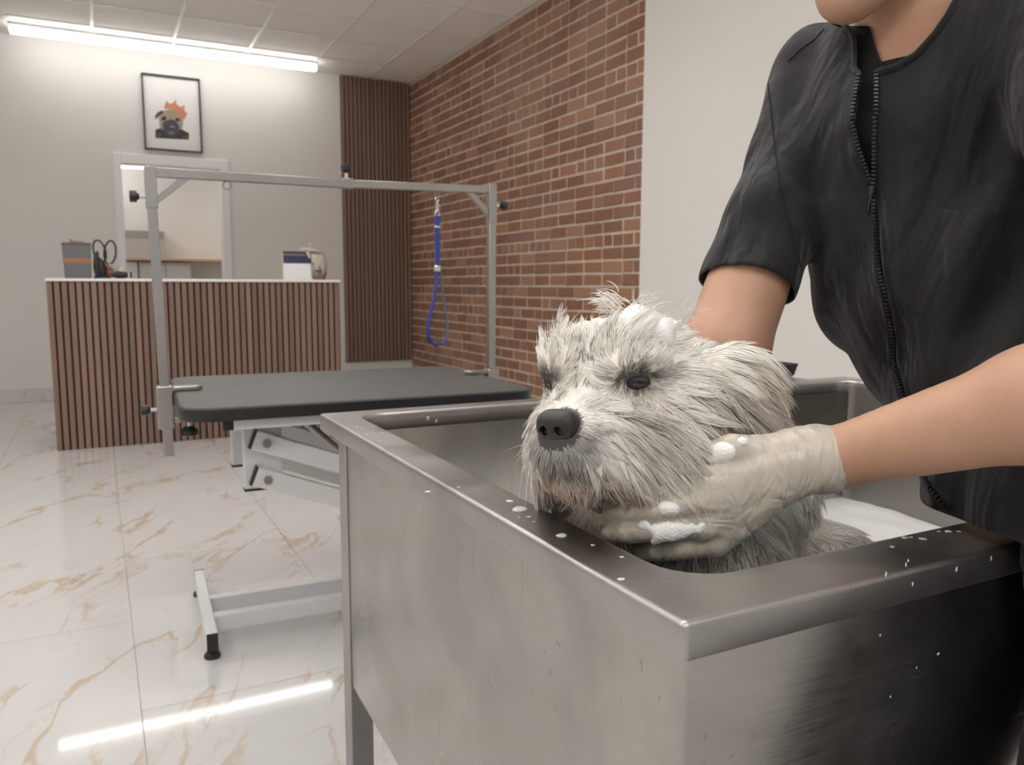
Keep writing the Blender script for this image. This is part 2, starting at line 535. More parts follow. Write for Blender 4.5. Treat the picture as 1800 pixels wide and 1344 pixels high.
# ------------------------------------------------------------------ signed distance modelling
class Field:
    """smooth union of tapered capsules, meshed with surface nets"""
    def __init__(self, lo, hi, h):
        self.lo = np.array(lo, np.float32); self.h = h
        self.n = np.ceil((np.array(hi) - self.lo) / h).astype(int) + 1
        self.v = np.full(self.n, 0.5, np.float32)
        self.ax = [self.lo[i] + h * np.arange(self.n[i], dtype=np.float32) for i in range(3)]

    def _sub(self, lo, hi):
        s = []
        for i in range(3):
            a = int(max(0, math.floor((lo[i] - self.lo[i]) / self.h))); b = int(min(self.n[i], math.ceil((hi[i] - self.lo[i]) / self.h) + 1))
            if b - a < 2: return None, None
            s.append(slice(a, b))
        X, Y, Z = np.meshgrid(*[self.ax[i][s[i]] for i in range(3)], indexing='ij', sparse=True)
        return tuple(s), (X, Y, Z)

    @staticmethod
    def cone(P, A, B, ra, rb, axes=()):
        A = np.asarray(A, np.float32); B = np.asarray(B, np.float32); d = B - A; dd = float(d @ d) + 1e-12
        q = [P[i] - A[i] for i in range(3)]
        t = np.clip((q[0] * d[0] + q[1] * d[1] + q[2] * d[2]) / dd, 0, 1)
        q = [q[i] - t * d[i] for i in range(3)]
        for v, s in axes:
            pr = (q[0] * v[0] + q[1] * v[1] + q[2] * v[2]) * (1.0 / s - 1.0)
            q = [q[i] + pr * v[i] for i in range(3)]
        return np.sqrt(q[0] ** 2 + q[1] ** 2 + q[2] ** 2) - (ra + t * (rb - ra))

    def add(self, A, B, ra, rb=None, k=0.01, axes=(), sub=False):
        rb = ra if rb is None else rb
        m = max([1.0] + [s for _, s in axes])
        pad = max(ra, rb) * m + k + 3 * self.h
        lo = np.minimum(A, B) - pad; hi = np.maximum(A, B) + pad
        s, P = self._sub(lo, hi)
        if s is None: return self
        d = self.cone(P, A, B, ra, rb, axes); v = self.v[s]
        if sub:
            h = np.clip(0.5 - 0.5 * (v + d) / k, 0, 1); self.v[s] = v + (-d - v) * h + k * h * (1 - h)
        else:
            h = np.clip(0.5 + 0.5 * (v - d) / k, 0, 1); self.v[s] = v + (d - v) * h - k * h * (1 - h)
        return self

    def ball(self, c, r, k=0.01, axes=(), sub=False):
        return self.add(np.asarray(c), np.asarray(c) + 1e-5, r, r, k, axes, sub)

    def displace(self, fn, band=None):
        P = np.meshgrid(*self.ax, indexing='ij', sparse=True)
        self.v += fn(*P).astype(np.float32)
        return self

    def cut(self, fn):
        """intersect with the region where fn(X, Y, Z) < 0"""
        P = np.meshgrid(*self.ax, indexing='ij', sparse=True)
        self.v = np.maximum(self.v, fn(*P).astype(np.float32)); return self

    def mesh(self):
        v = self.v; s = v < 0
        nx, ny, nz = v.shape
        c = [s[i:nx - 1 + i, j:ny - 1 + j, k:nz - 1 + k] for i in (0, 1) for j in (0, 1) for k in (0, 1)]
        any_ = np.logical_or.reduce(c); all_ = np.logical_and.reduce(c)
        act = any_ & ~all_
        I, J, K = np.nonzero(act); N = len(I)
        cid = np.full(act.shape, -1, np.int32); cid[I, J, K] = np.arange(N)
        cv_ = np.stack([v[I + i, J + j, K + k] for i in (0, 1) for j in (0, 1) for k in (0, 1)], 1)
        off = np.array([(i, j, k) for i in (0, 1) for j in (0, 1) for k in (0, 1)], np.float32)
        acc = np.zeros((N, 3), np.float32); cnt = np.zeros(N, np.float32)
        for a in range(8):
            for b in range(a + 1, 8):
                if abs(off[a] - off[b]).sum() != 1: continue
                x = (cv_[:, a] < 0) != (cv_[:, b] < 0)
                t = cv_[:, a] / (cv_[:, a] - cv_[:, b] + 1e-20)
                p = off[a] + t[:, None] * (off[b] - off[a])
                acc[x] += p[x]; cnt[x] += 1
        pos = (np.stack([I, J, K], 1) + acc / cnt[:, None]) * self.h + self.lo
        quads = []
        for ax in range(3):
            o = [0, 0, 0]; o[ax] = 1
            a = s[:nx - o[0], :ny - o[1], :nz - o[2]]; b = s[o[0]:, o[1]:, o[2]:]
            x = a != b
            I2, J2, K2 = np.nonzero(x); g = np.stack([I2, J2, K2], 1)
            u, w = (ax + 1) % 3, (ax + 2) % 3
            ok = (g[:, u] > 0) & (g[:, w] > 0) & (g[:, u] < self.n[u] - 1) & (g[:, w] < self.n[w] - 1)
            g = g[ok]
            def cell(du, dw):
                q = g.copy(); q[:, u] -= du; q[:, w] -= dw
                return cid[q[:, 0], q[:, 1], q[:, 2]]
            Q = np.stack([cell(1, 1), cell(0, 1), cell(0, 0), cell(1, 0)], 1)
            fl = ~a[g[:, 0], g[:, 1], g[:, 2]]
            Q[fl] = Q[fl][:, ::-1]
            quads.append(Q)
        Q = np.concatenate(quads); Q = Q[(Q >= 0).all(1)]
        return pos, Q


def wob(seed, scale, n=5):
    """cheap smooth noise: a sum of sine waves in random directions"""
    r = np.random.default_rng(seed); D = r.normal(size=(n, 3)); D /= np.linalg.norm(D, axis=1)[:, None]
    D *= (scale * r.uniform(0.6, 1.5, n))[:, None]; ph = r.uniform(0, 6.28, n)
    return lambda X, Y, Z: sum(np.sin(X * D[i, 0] + Y * D[i, 1] + Z * D[i, 2] + ph[i]) for i in range(n)) / n


def normals_of(pos, Q):
    n = np.cross(pos[Q[:, 2]] - pos[Q[:, 0]], pos[Q[:, 3]] - pos[Q[:, 1]])
    vn = np.zeros_like(pos)
    for i in range(4): np.add.at(vn, Q[:, i], n)
    return vn / (np.linalg.norm(vn, axis=1)[:, None] + 1e-12)


def sdf_obj(name, f, mat, parent=None, relax=1):
    pos, Q = f.mesh() if isinstance(f, Field) else f
    for _ in range(relax): pos = relax_mesh(pos, Q)
    me = raw_mesh(name, pos, Q); smooth(me); me.materials.append(mat)
    return link(bpy.data.objects.new(name, me), parent)


def relax_mesh(pos, Q, lam=0.5):
    s = np.zeros_like(pos); c = np.zeros(len(pos))
    for a, b in ((0, 1), (1, 2), (2, 3), (3, 0)):
        np.add.at(s, Q[:, a], pos[Q[:, b]]); np.add.at(c, Q[:, a], 1)
        np.add.at(s, Q[:, b], pos[Q[:, a]]); np.add.at(c, Q[:, b], 1)
    ok = c > 0
    out = pos.copy(); out[ok] += lam * (s[ok] / c[ok][:, None] - pos[ok])
    return out


# ================================================================== ROOM SHELL
XR, YB, ZC = 3.05, 8.26, 3.15          # right wall plane, back wall plane, ceiling
XL, YF, YB2 = -2.6, -3.2, 10.6         # left wall, shop front, far wall of the back room
TX0, TP = 0.088, 0.6267                 # ceiling grid

# floor: a grout bed that carries the tiles
fl = MB().box2((XL - 0.2, YF - 0.2, -0.10), (XR + 0.2, YB2 + 0.2, -0.006)).obj('floor', M['grout'])
tag(fl, 'white marble-look tiled floor with tan veins', kind='structure')
tile_me = MB().box((0, 0, -0.004), (0.598, 1.198, 0.008)).mesh('tile'); tile_me.materials.append(M['marble'])
for i in range(-5, 6):
    x0 = 0.046 + 0.6 * i
    if x0 + 0.6 < XL or x0 > XR: continue
    oy = 2.077 if i % 2 == 0 else 1.477
    for j in range(-5, 8):
        y0 = oy + 1.2 * j
        if y0 + 1.2 < YF or y0 > YB2: continue
        o = bpy.data.objects.new('tile', tile_me); link(o, fl); o.location = (x0 + 0.3, y0 + 0.6, 0)

# ceiling: grid bars and tiles
ce = MB().box2((XL - 0.2, YF - 0.2, ZC + 0.03), (XR + 0.2, YB + 0.2, ZC + 0.08)).obj('ceiling', M['ceil'])
tag(ce, 'suspended ceiling of pale square tiles in a white grid', kind='structure')
ctile = MB().box((0, 0, 0.012), (TP - 0.026, TP - 0.026, 0.02)).mesh('ceiling_tile'); ctile.materials.append(M['ceil'])
gx = [TX0 + TP * k for k in range(-5, 6) if XL < TX0 + TP * k < XR]
gy = [7.71 - 0.615 * k for k in range(-1, 18) if YF < 7.71 - 0.615 * k < YB]
for x in np.arange(TX0 - 5 * TP, XR, TP):
    for y in np.arange(7.71 - 18 * 0.615, YB, 0.615):
        x1, y1 = min(x + TP, XR), min(y + 0.615, YB)
        if x1 < XL or y1 < YF or x1 - x < 0.05 or y1 - y < 0.05: continue
        o = bpy.data.objects.new('ceiling_tile', ctile); link(o, ce)
        o.location = ((x + x1) / 2, (y + y1) / 2, ZC); o.scale = ((x1 - x) / TP, (y1 - y) / TP, 1)
for x in gx:
    MB().box2((x - 0.012, YF, ZC - 0.004), (x + 0.012, YB, ZC + 0.012)).obj('grid_bar', M['white'], ce)
for y in gy:
    MB().box2((XL, y - 0.012, ZC - 0.0045), (XR, y + 0.012, ZC + 0.012)).obj('grid_bar', M['white'], ce)

# back wall with the doorway
DX0, DX1, DZ = 0.262, 1.125, 2.14
wb = MB().box2((XL - 0.2, YB, 0), (DX0, YB + 0.12, ZC + 0.05)).box2((DX1, YB, 0), (XR + 0.2, YB + 0.12, ZC + 0.05)).box2((DX0, YB, DZ), (DX1, YB + 0.12, ZC + 0.05)).obj('wall_back', M['wall'])
tag(wb, 'warm white painted back wall behind the counter', kind='structure')
# door casing
dc = empty('door_1', (DX0, YB, 0)); tag(dc, 'white moulded casing around the open doorway behind the counter', kind='structure')
def local(o, lo, hi):
    return [a - b for a, b in zip(lo, o.location)], [a - b for a, b in zip(hi, o.location)]
for nm, lo, hi in (('casing', (DX0 - 0.062, YB - 0.022, 0), (DX0 + 0.006, YB + 0.13, DZ + 0.09)),
                   ('casing', (DX1 - 0.006, YB - 0.022, 0), (DX1 + 0.075, YB + 0.13, DZ + 0.09)),
                   ('casing', (DX0 + 0.006, YB - 0.022, DZ - 0.006), (DX1 - 0.006, YB + 0.13, DZ + 0.09))):
    MB().box2(*local(dc, lo, hi)).obj(nm, M['trimw'], dc, 0.008, seg=3)
# back room
w2 = MB().box2((-1.2, YB2, 0), (2.8, YB2 + 0.1, 2.9)).obj('wall_rear', M['wall']); tag(w2, 'white far wall of the back room seen through the doorway', kind='structure')
w3 = MB().box2((-1.3, YB + 0.12, 0), (-1.2, YB2, 2.9)).obj('wall_rear_left', M['wall']); tag(w3, 'white side wall of the back room, hidden left of the doorway', kind='structure')
w4 = MB().box2((2.7, YB + 0.12, 0), (2.8, YB2, 2.9)).obj('wall_rear_right', M['wall']); tag(w4, 'white side wall of the back room, hidden right of the doorway', kind='structure')
c2 = MB().box2((-1.3, YB + 0.12, 2.62), (2.8, YB2 + 0.1, 2.7)).obj('ceiling_rear', M['ceil']); tag(c2, 'plain white ceiling of the back room', kind='structure')

# right wall: brick stretch, then plain white
wr = MB().box2((XR + 0.0015, 4.1, 0), (XR + 0.25, YB + 0.12, ZC + 0.05)).obj('wall_right', M['mortar'])
tag(wr, 'exposed red brick wall with pale mortar joints', kind='structure')
wp = MB().box2((XR - 0.035, YF - 0.2, 0), (XR + 0.25, 4.1, ZC + 0.05)).obj('wall_right_front', M['wall'], bevel=0.004)
tag(wp, 'plain white wall beyond the steel bath, joining the brick wall', kind='structure')
wl = MB().box2((XL - 0.2, YF - 0.2, 0), (XL, YB, ZC + 0.05)).obj('wall_left', M['wall']); tag(wl, 'plain white left wall, outside the picture', kind='structure')
wf = MB().box2((XL, YF - 0.15, 0), (XR, YF, 0.5)).box2((XL, YF - 0.15, 2.7), (XR, YF, ZC + 0.05)).box2((XL, YF - 0.15, 0.5), (XL + 0.5, YF, 2.7)).box2((XR - 0.6, YF - 0.15, 0.5), (XR, YF, 2.7)).obj('wall_front', M['wall'])
tag(wf, 'shop front wall with a wide window opening, behind the camera', kind='structure')

# bricks: 16 shapes sharing mesh data, each with its own fired colour
BR = []
BDES = np.array([0.87, 0.90, 0.86])
bcols = [(0.36, 0.17, 0.105), (0.33, 0.15, 0.092), (0.4, 0.2, 0.125), (0.31, 0.148, 0.095), (0.34, 0.165, 0.108), (0.27, 0.14, 0.102), (0.43, 0.23, 0.15), (0.31, 0.145, 0.09)]
def brick_geo(i, ln):
    r = random.Random(100 + i); j = lambda s: r.uniform(-s, s)
    h, d, c = 0.0735, 0.05, 0.0045
    p = r.uniform(0.001, 0.006)
    vs = []
    for dx, ins in ((d, 0), (c - p, 0), (-p, 1)):
        for sy, sz in ((-1, -1), (1, -1), (1, 1), (-1, 1)):
            e = 0 if not ins else c
            vs.append((dx + (j(0.0015) if ins else 0), sy * (ln / 2 - e) + (j(0.0045) if dx < 0.02 else 0), sz * (h / 2 - e) + (j(0.0034) if dx < 0.02 else 0)))
    fs = []
    for k in (0, 1):
        for a in range(4):
            b_ = (a + 1) % 4; fs.append((k * 4 + a, k * 4 + 4 + a, k * 4 + 4 + b_, k * 4 + b_))
    fs.append((8, 11, 10, 9))
    return vs, fs
for i in range(16):
    ln = 0.222 if i < 10 else 0.102
    vs, fs = brick_geo(i, ln)
    me = bpy.data.meshes.new('brick'); me.from_pydata(vs, [], fs); me.update(); me.materials.append(M['brick'])
    k = random.Random(i).uniform(0.85, 1.1)
    set_col(me, np.array(bcols[i % 8]) * BDES * k)
    BR.append((me, vs, fs, ln, np.array(bcols[i % 8]) * BDES * k))
spots = []
rr = random.Random(5)
for row in range(36):
    z = 0.0435 + 0.0868 * row
    y = 4.1 + 0.004 - rr.uniform(0, 0.0)
    first = True
    header_row = row % 6 == 3
    while y < YB - 0.03:
        if first and row % 2: k = rr.randint(10, 15)
        else: k = rr.randint(10, 15) if (rr.random() < (0.8 if header_row else 0.10)) else rr.randint(0, 9)
        first = False
        ln = BR[k][3]; w = min(ln, YB - 0.004 - y)
        if w > 0.03: spots.append((y + w / 2, z, k, w / ln))
        y += w + 0.0135
def score(s):
    p = px((XR, s[0], s[1]))
    seen = 700 < p[0] < 1160 and 0 < p[1] < 690 and not (p[0] > 930 and p[1] > 640)
    return (0 if seen else 1, s[0])
spots.sort(key=score)
for (y, z, k, s) in spots[:298]:
    o = bpy.data.objects.new('brick', BR[k][0]); link(o, wr); o.location = (XR, y, z); o.scale = (1, s, 1)
V = []; Fq = []; Cq = []
for (y, z, k, s) in spots[298:]:
    b0 = len(V); V += [(XR + a, y + b * s, z + c) for a, b, c in BR[k][1]]; Fq += [tuple(i + b0 for i in f) for f in BR[k][2]]; Cq += [BR[k][4]] * len(BR[k][1])
me = bpy.data.meshes.new('bricks_far'); me.from_pydata(V, [], Fq); me.update(); me.materials.append(M['brick']); set_col(me, np.array(Cq))
tag(link(bpy.data.objects.new('brick_remainder', me), wr), kind='stuff')

# baseboards
bb = MB().box2((XL, YB - 0.014, 0), (DX0 - 0.062, YB, 0.12)).obj('baseboard_back', M['marble'], bevel=0.002); tag(bb, 'marble-look baseboard along the back wall', kind='structure')
bb = MB().box2((DX1 + 0.075, YB - 0.014, 0), (XR, YB, 0.12)).obj('baseboard_back_right', M['marble'], bevel=0.002); tag(bb, 'marble-look baseboard under the slatted wall panel', kind='structure')

# slatted wall panel in the corner
sp = empty('slat_wall_panel', (2.305, YB, 0.237)); tag(sp, 'tall dark walnut slatted panel in the corner beside the brick wall', 'wall panel')
PW = XR - 2.305 - 0.006; PH = ZC - 0.237 - 0.004
MB().box2((0, -0.012, 0), (PW, -0.0005, PH)).obj('backing_board', simple('gap_shadow_brown', (0.035, 0.022, 0.018), 0.95), sp)  # dark backing colour stands in for the shadow between the slats
NS = 17; pit = PW / NS
sme = MB().box((0, 0, PH / 2), (pit * 0.70, 0.018, PH)).mesh('slat'); sme.materials.append(M['slat2'])
for i in range(NS):
    o = bpy.data.objects.new('slat', sme); link(o, sp); o.location = (pit * (i + 0.5) - pit * 0.1, -0.021, 0)

# ceiling lights: seen battens, then added fill panels
def batten(x0, x1, y, label, z=ZC, group=None):
    t = empty('ceiling_light', ((x0 + x1) / 2, y, z)); tag(t, label, 'ceiling light', group)
    w = x1 - x0
    MB().box2((-w / 2, -0.03, -0.025), (w / 2, 0.03, -0.0046)).obj('housing', M['lamp_body'], t, 0.003)
    m = MB().box2((-w / 2 + 0.004, -0.034, -0.082), (w / 2 - 0.004, 0.034, -0.026)); m.obj('diffuser', M['lamp'], t, 0.012, seg=3)
    return t
batten(-0.512, 0.722, 7.90, 'long bright linear ceiling light, the left one of the pair above the framed picture')
batten(0.732, 1.985, 7.90, 'long bright linear ceiling light, the right one of the pair, ending near the slatted panel')
M['panel'] = emit('fill_panel', (1.0, 0.975, 0.94), PANEL); M['panel_rear'] = emit('fill_panel_rear', (1.0, 0.975, 0.94), 4.2)
def fill_panel(x, y, label, z=ZC):  # unseen panels added to brighten the room and the back room
    t = empty('added_fill_panel', (x, y, z)); tag(t, label, 'ceiling light', 'added fill light panels outside the picture')
    MB().box2((-0.31, -0.61, -0.022), (0.31, 0.61, -0.005)).obj('housing', M['lamp_body'], t, 0.003)
    MB().box2((-0.29, -0.59, -0.026), (0.29, 0.59, -0.0222)).obj('diffuser', M['panel'] if z == ZC else M['panel_rear'], t)
for y, rown in ((3.9, 'far'), (1.3, 'middle'), (-1.3, 'near')):
    for x, cn in ((-1.6, 'left'), (-0.15, 'centre'), (1.05, 'right')):
        fill_panel(x, y, f'added fill light panel outside the picture, {rown} row, {cn} of three')
fill_panel(1.9, 9.3, 'added unseen panel light that brightens the back room, right of the doorway', 2.62); fill_panel(-0.6, 9.3, 'added unseen panel light that brightens the back room, left of the doorway', 2.62)
t = batten(-0.1, 0.575, 10.2, 'short linear light on the back room ceiling, seen through the doorway', 2.43)
for hx_ in (-0.2, 0.2): MB().cyl((hx_, 0, -0.006), (hx_, 0, 0.17), 0.006).obj('hanger', M['lamp_body'], t)

# back room fittings
wt = MB().box2((-0.3, 9.95, 1.312), (1.6, YB2, 1.338)).obj('worktop', M['woodedge'], bevel=0.003); tag(wt, 'wood edged worktop in the back room seen through the doorway', 'worktop')
bc = empty('base_cabinet', (0.5, 10.2, 0)); tag(bc, 'grey base cabinet under the back room worktop', 'cabinet')
MB().box2((-0.05, -0.18, 0.0), (0.5, 0.38, 1.2985)).obj('body', M['greycab'], bc, 0.003)
MB().box2((-0.04, -0.198, 0.08), (0.222, -0.181, 1.27)).obj('door', M['greycab'], bc, 0.003)
MB().box2((0.228, -0.198, 0.08), (0.49, -0.181, 1.27)).obj('door', M['greycab'], bc, 0.003)
bp = MB().box2((-0.3, 10.1, 0), (0.44, 10.5, 1.2985)).obj('white_cabinet', M['white'], bevel=0.003); tag(bp, 'white cabinet left of the grey base cabinet in the back room', 'cabinet')
wc = empty('wall_cabinet', (0.3, 10.35, 1.338)); tag(wc, 'grey box cabinet standing on the back room worktop', 'cabinet')
MB().box2((-0.3, 0, 0), (0.445, 0.24, 0.24)).obj('body', M['greycab'], wc, 0.003)
MB().box2((-0.3, -0.004, 0.24), (0.45, 0.24, 0.325)).obj('top_rail', M['greycab2'], wc, 0.003)

# ================================================================== RECEPTION COUNTER
CX0, CX1, CY0, CZ = -0.268, 1.566, 5.715, 1.083
rc = empty('reception_counter', ((CX0 + CX1) / 2, CY0 + 0.3, 0)); tag(rc, 'reception counter clad in walnut slats with a white top', 'counter')
cw = CX1 - CX0
MB().box2((-cw / 2 + 0.004, -0.285, 0), (cw / 2 - 0.004, 0.3, CZ - 0.0185)).obj('body', M['backing'], rc)
MB().box2((-cw / 2 - 0.004, -0.306, CZ - 0.018), (cw / 2 + 0.004, 0.31, CZ)).obj('countertop', M['white'], rc, 0.003)
NS = 45; pit = cw / NS
sme = MB().box((0, 0, (CZ - 0.021) / 2 + 0.001), (pit * 0.71, 0.009, CZ - 0.021)).mesh('slat'); sme.materials.append(M['slat'])
for i in range(NS):
    o = bpy.data.objects.new('slat', sme); link(o, rc); o.location = (-cw / 2 + pit * (i + 0.36), -0.2896, 0)

# grey box with tan band
bx = empty('storage_box', (-0.095, 5.93, CZ), 0.05); tag(bx, 'grey fabric storage box with a tan band on the counter', 'box')
m = MB(); m.add([(-0.072, -0.08, 0), (0.072, -0.08, 0), (0.072, 0.08, 0), (-0.072, 0.08, 0), (-0.08, -0.088, 0.215), (0.08, -0.088, 0.215), (0.08, 0.088, 0.215), (-0.08, 0.088, 0.215)],
                [(0, 3, 2, 1), (4, 5, 6, 7), (0, 1, 5, 4), (1, 2, 6, 5), (2, 3, 7, 6), (3, 0, 4, 7)])
m.obj('body', M['grey_box'], bx, 0.006, seg=3)
MB().add([(-0.0775, -0.0855, 0.096), (0.0775, -0.0855, 0.096), (0.0775, 0.0855, 0.096), (-0.0775, 0.0855, 0.096), (-0.0785, -0.0865, 0.128), (0.0785, -0.0865, 0.128), (0.0785, 0.0865, 0.128), (-0.0785, 0.0865, 0.128)],
         [(0, 3, 2, 1), (4, 5, 6, 7), (0, 1, 5, 4), (1, 2, 6, 5), (2, 3, 7, 6), (3, 0, 4, 7)]).obj('band', M['tan'], bx)
MB().box2((-0.083, -0.091, 0.2155), (0.083, 0.091, 0.227)).obj('lid', M['grey_box'], bx, 0.004)
MB().tube([(-0.03, 0, 0.245), (-0.025, 0, 0.236), (0.0, 0, 0.233), (0.03, 0, 0.2335), (0.055, 0, 0.230)], 0.006, 8).tube([(-0.033, 0, 0.252), (-0.028, 0, 0.24), (-0.026, 0, 0.2272)], 0.005, 8).obj('handle', M['tan'], bx)
# clipper stand with looped cable
cs = empty('clipper_stand', (0.045, 5.86, CZ)); tag(cs, 'black grooming clipper holder with two cable loops beside the grey box', 'clipper holder')
MB().lathe([(0.05, 0), (0.052, 0.006), (0.045, 0.016), (0.02, 0.02)], 24).obj('base', M['black'], cs)
MB().tube([(0, 0, 0.018), (-0.004, 0, 0.06), (-0.012, 0, 0.10), (-0.018, 0, 0.13)], [0.030, 0.036, 0.030, 0.014], 14).obj('clipper', M['black'], cs)
MB().tube([(-0.025, -0.02, 0.02), (-0.03, -0.022, 0.07), (-0.028, -0.02, 0.15), (-0.022, -0.02, 0.175)], [0.018, 0.022, 0.015, 0.005], 12).obj('clipper', M['black'], cs)
lp = [(0.035 * math.sin(a) - 0.008 + 0.01 * math.cos(a), -0.01 + 0.004 * a, 0.175 + 0.07 * -math.cos(a)) for a in np.linspace(0.2, 6.1, 28)]
MB().tube(lp, 0.0058, 8).obj('cable', M['black'], cs)
lp = [(0.052 + 0.034 * math.sin(a) - 0.008 * math.cos(a), 0.005 + 0.003 * a, 0.168 - 0.076 * math.cos(a)) for a in np.linspace(0.25, 6.2, 28)]
MB().tube(lp, 0.0058, 8).obj('cable', M['black'], cs)
hc = empty('hair_clipper', (0.17, 5.80, CZ), 0.15); tag(hc, 'small black and silver hair clipper lying at the right of the holder', 'clipper')
MB().tube([(-0.07, 0, 0.024), (-0.04, 0, 0.026), (0.0, 0, 0.024), (0.022, 0, 0.024)], [0.015, 0.024, 0.021, 0.016], 14).obj('body', M['black'], hc)
MB().box2((0.02, -0.017, 0.014), (0.034, 0.017, 0.034)).obj('blade', M['chrome'], hc, 0.002)
MB().box2((0.034, -0.02, 0.006), (0.044, 0.02, 0.042)).obj('blade_guard', M['black'], hc, 0.002)
rl = empty('toy_ball', (0.075, 5.99, CZ)); tag(rl, 'brown leather ball behind the clipper holder', 'ball')
MB().lathe([(0.045 * math.sin(a) + 1e-4, 0.045 - 0.045 * math.cos(a)) for a in np.linspace(0.05, 3.1, 14)], 22).obj('ball', M['tan'], rl)
MB().tube([(0.0456 * math.cos(a), 0.0456 * math.sin(a), 0.045) for a in np.linspace(0, 6.283, 25)[:-1]], 0.002, 6, True).obj('seam', M['cream'], rl)
ph = empty('powder_pot', (0.155, 5.92, CZ)); tag(ph, 'small cream pot with a lid behind the hair clipper', 'pot')
MB().lathe([(0.026, 0), (0.03, 0.012), (0.03, 0.055), (0.026, 0.06)], 20).obj('pot', M['cream'], ph)
MB().lathe([(0.027, 0.0605), (0.027, 0.072), (0.008, 0.078), (0.008, 0.086)], 20).obj('lid', M['cream'], ph)

# desk calendar
dk = empty('desk_calendar', (1.31, 5.89, CZ), -0.06); tag(dk, 'desk calendar with a black header and white pad, standing on the counter by the jar', 'calendar')
tilt = Matrix.Rotation(math.radians(-12), 4, 'X')
def cal(lo, hi, name, mat, b=0.0):
    return MB().box2(lo, hi, tilt).obj(name, mat, dk, b)
cal((-0.102, -0.001, 0.001), (0.102, 0.0015, 0.212), 'front_board', M['paper'])
MB().box2((-0.102, 0.09, 0.001), (0.102, 0.0925, 0.212), Matrix.Translation((0, 0.088, 0)) @ Matrix.Rotation(math.radians(12), 4, 'X') @ Matrix.Translation((0, -0.09, 0))).obj('rear_board', M['paper'], dk)
cal((-0.1, -0.0022, 0.128), (0.1, -0.0011, 0.21), 'header', M['black'])
cal((-0.098, -0.0030, 0.176), (0.058, -0.0023, 0.190), 'header_text', simple('grey_print', (0.16, 0.16, 0.17), 0.6))
cal((-0.1, -0.0030, 0.120), (0.1, -0.0011, 0.1275), 'rule', M['bluep'])
cal((0.094, -0.0030, 0.006), (0.099, -0.0011, 0.119), 'rule', M['bluep'])
cal((-0.094, -0.0034, 0.008), (0.090, -0.0012, 0.117), 'pad', M['paper'])
for i in range(5):
    m = MB(); c = -0.078 + 0.037 * i
    m.box2((c - 0.006, -0.0028, 0.144), (c + 0.006, -0.0023, 0.156), tilt); m.obj('icon', M['bluep'], dk)
MB().poly([tilt @ Vector(p) for p in ((0.062, -0.0024, 0.207), (0.088, -0.0024, 0.205), (0.094, -0.0024, 0.165), (0.084, -0.0024, 0.158), (0.074, -0.0024, 0.178))], tilt.to_3x3() @ Vector((0, -0.0006, 0))).obj('icon', M['cream'], dk)

# cookie jar
jr = empty('lidded_jar', (1.482, 6.10, CZ)); tag(jr, 'cream stoneware jar with brown marks and its lid set askew', 'jar')
MB().lathe([(0.062, 0), (0.07, 0.004), (0.086, 0.05), (0.09, 0.10), (0.084, 0.16), (0.074, 0.195), (0.072, 0.2), (0.066, 0.2), (0.066, 0.16), (0.07, 0.02), (0.0, 0.012)], 36, close=False).obj('body', M['jar'], jr)
lm = Matrix.Translation((-0.035, -0.02, 0.214)) @ Matrix.Rotation(math.radians(9), 4, 'Y')
MB().lathe([(0.001, -0.004), (0.078, -0.006), (0.083, 0.0), (0.08, 0.008), (0.05, 0.019), (0.018, 0.024), (0.011, 0.032), (0.013, 0.040), (0.022, 0.045), (0.024, 0.049), (0.020, 0.054), (0.001, 0.056)], 32, lm, False).obj('lid', M['cream'], jr)

# framed picture
fx0, fx1, fz0, fz1 = 0.471, 0.968, 2.278, 2.952
pf = empty('picture_frame', ((fx0 + fx1) / 2, YB, (fz0 + fz1) / 2)); tag(pf, 'black framed portrait of a pug in an orange crown above the doorway', 'picture')
hw, hh = (fx1 - fx0) / 2, (fz1 - fz0) / 2
for lo, hi in (((-hw, -0.032, hh - 0.012), (hw, -0.0005, hh)), ((-hw, -0.032, -hh), (hw, -0.0005, -hh + 0.012)), ((-hw, -0.032, -hh + 0.0121), (-hw + 0.012, -0.0005, hh - 0.0121)), ((hw - 0.012, -0.032, -hh + 0.0121), (hw, -0.0005, hh - 0.0121))):
    MB().box2(lo, hi).obj('frame_rail', M['frameb'], pf)
MB().box2((-hw + 0.0121, -0.008, -hh + 0.0121), (hw - 0.0121, -0.001, hh - 0.0121)).obj('mat_board', M['paper'], pf)
UX, UZ = 2 * hw / 775.0, 2 * hh / 985.0
def art(name, pts, mat, lay):
    # outline measured in the picture (its frame is 775 wide and 985 tall there, sheared by the view)
    P = []
    for x, y in pts:
        u = (x - 135 - (y - 150) * 0.052) * UX - hw; v = hh - (y - 145 - (x - 135) * 0.108) * UZ
        P.append((u, -0.0081 - 0.0004 * lay, v))
    MB().poly(P, (0, -0.0003, 0)).obj(name, mat, pf)
A = lambda n, c: simple(n, c, 0.7, var=0.12, nscale=60)
art('jacket', [(325, 885), (385, 868), (600, 860), (690, 895), (780, 945), (775, 1030), (325, 995)], A('print_dark', (0.055, 0.05, 0.05)), 1)
art('jacket_trim', [(335, 920), (400, 950), (400, 995), (332, 992)], A('print_rust', (0.16, 0.075, 0.05)), 2)
art('jacket_trim', [(690, 985), (780, 960), (772, 1028), (690, 1020)], A('print_rust', (0.16, 0.075, 0.05)), 2)
art('ear', [(318, 710), (350, 660), (415, 632), (430, 660), (380, 700), (350, 735), (332, 755)], A('print_ear', (0.12, 0.095, 0.08)), 2)
art('head', [(385, 870), (372, 740), (380, 680), (430, 640), (520, 622), (610, 650), (670, 700), (698, 770), (688, 880), (600, 905), (450, 900)], A('print_fawn', (0.37, 0.29, 0.22)), 2)
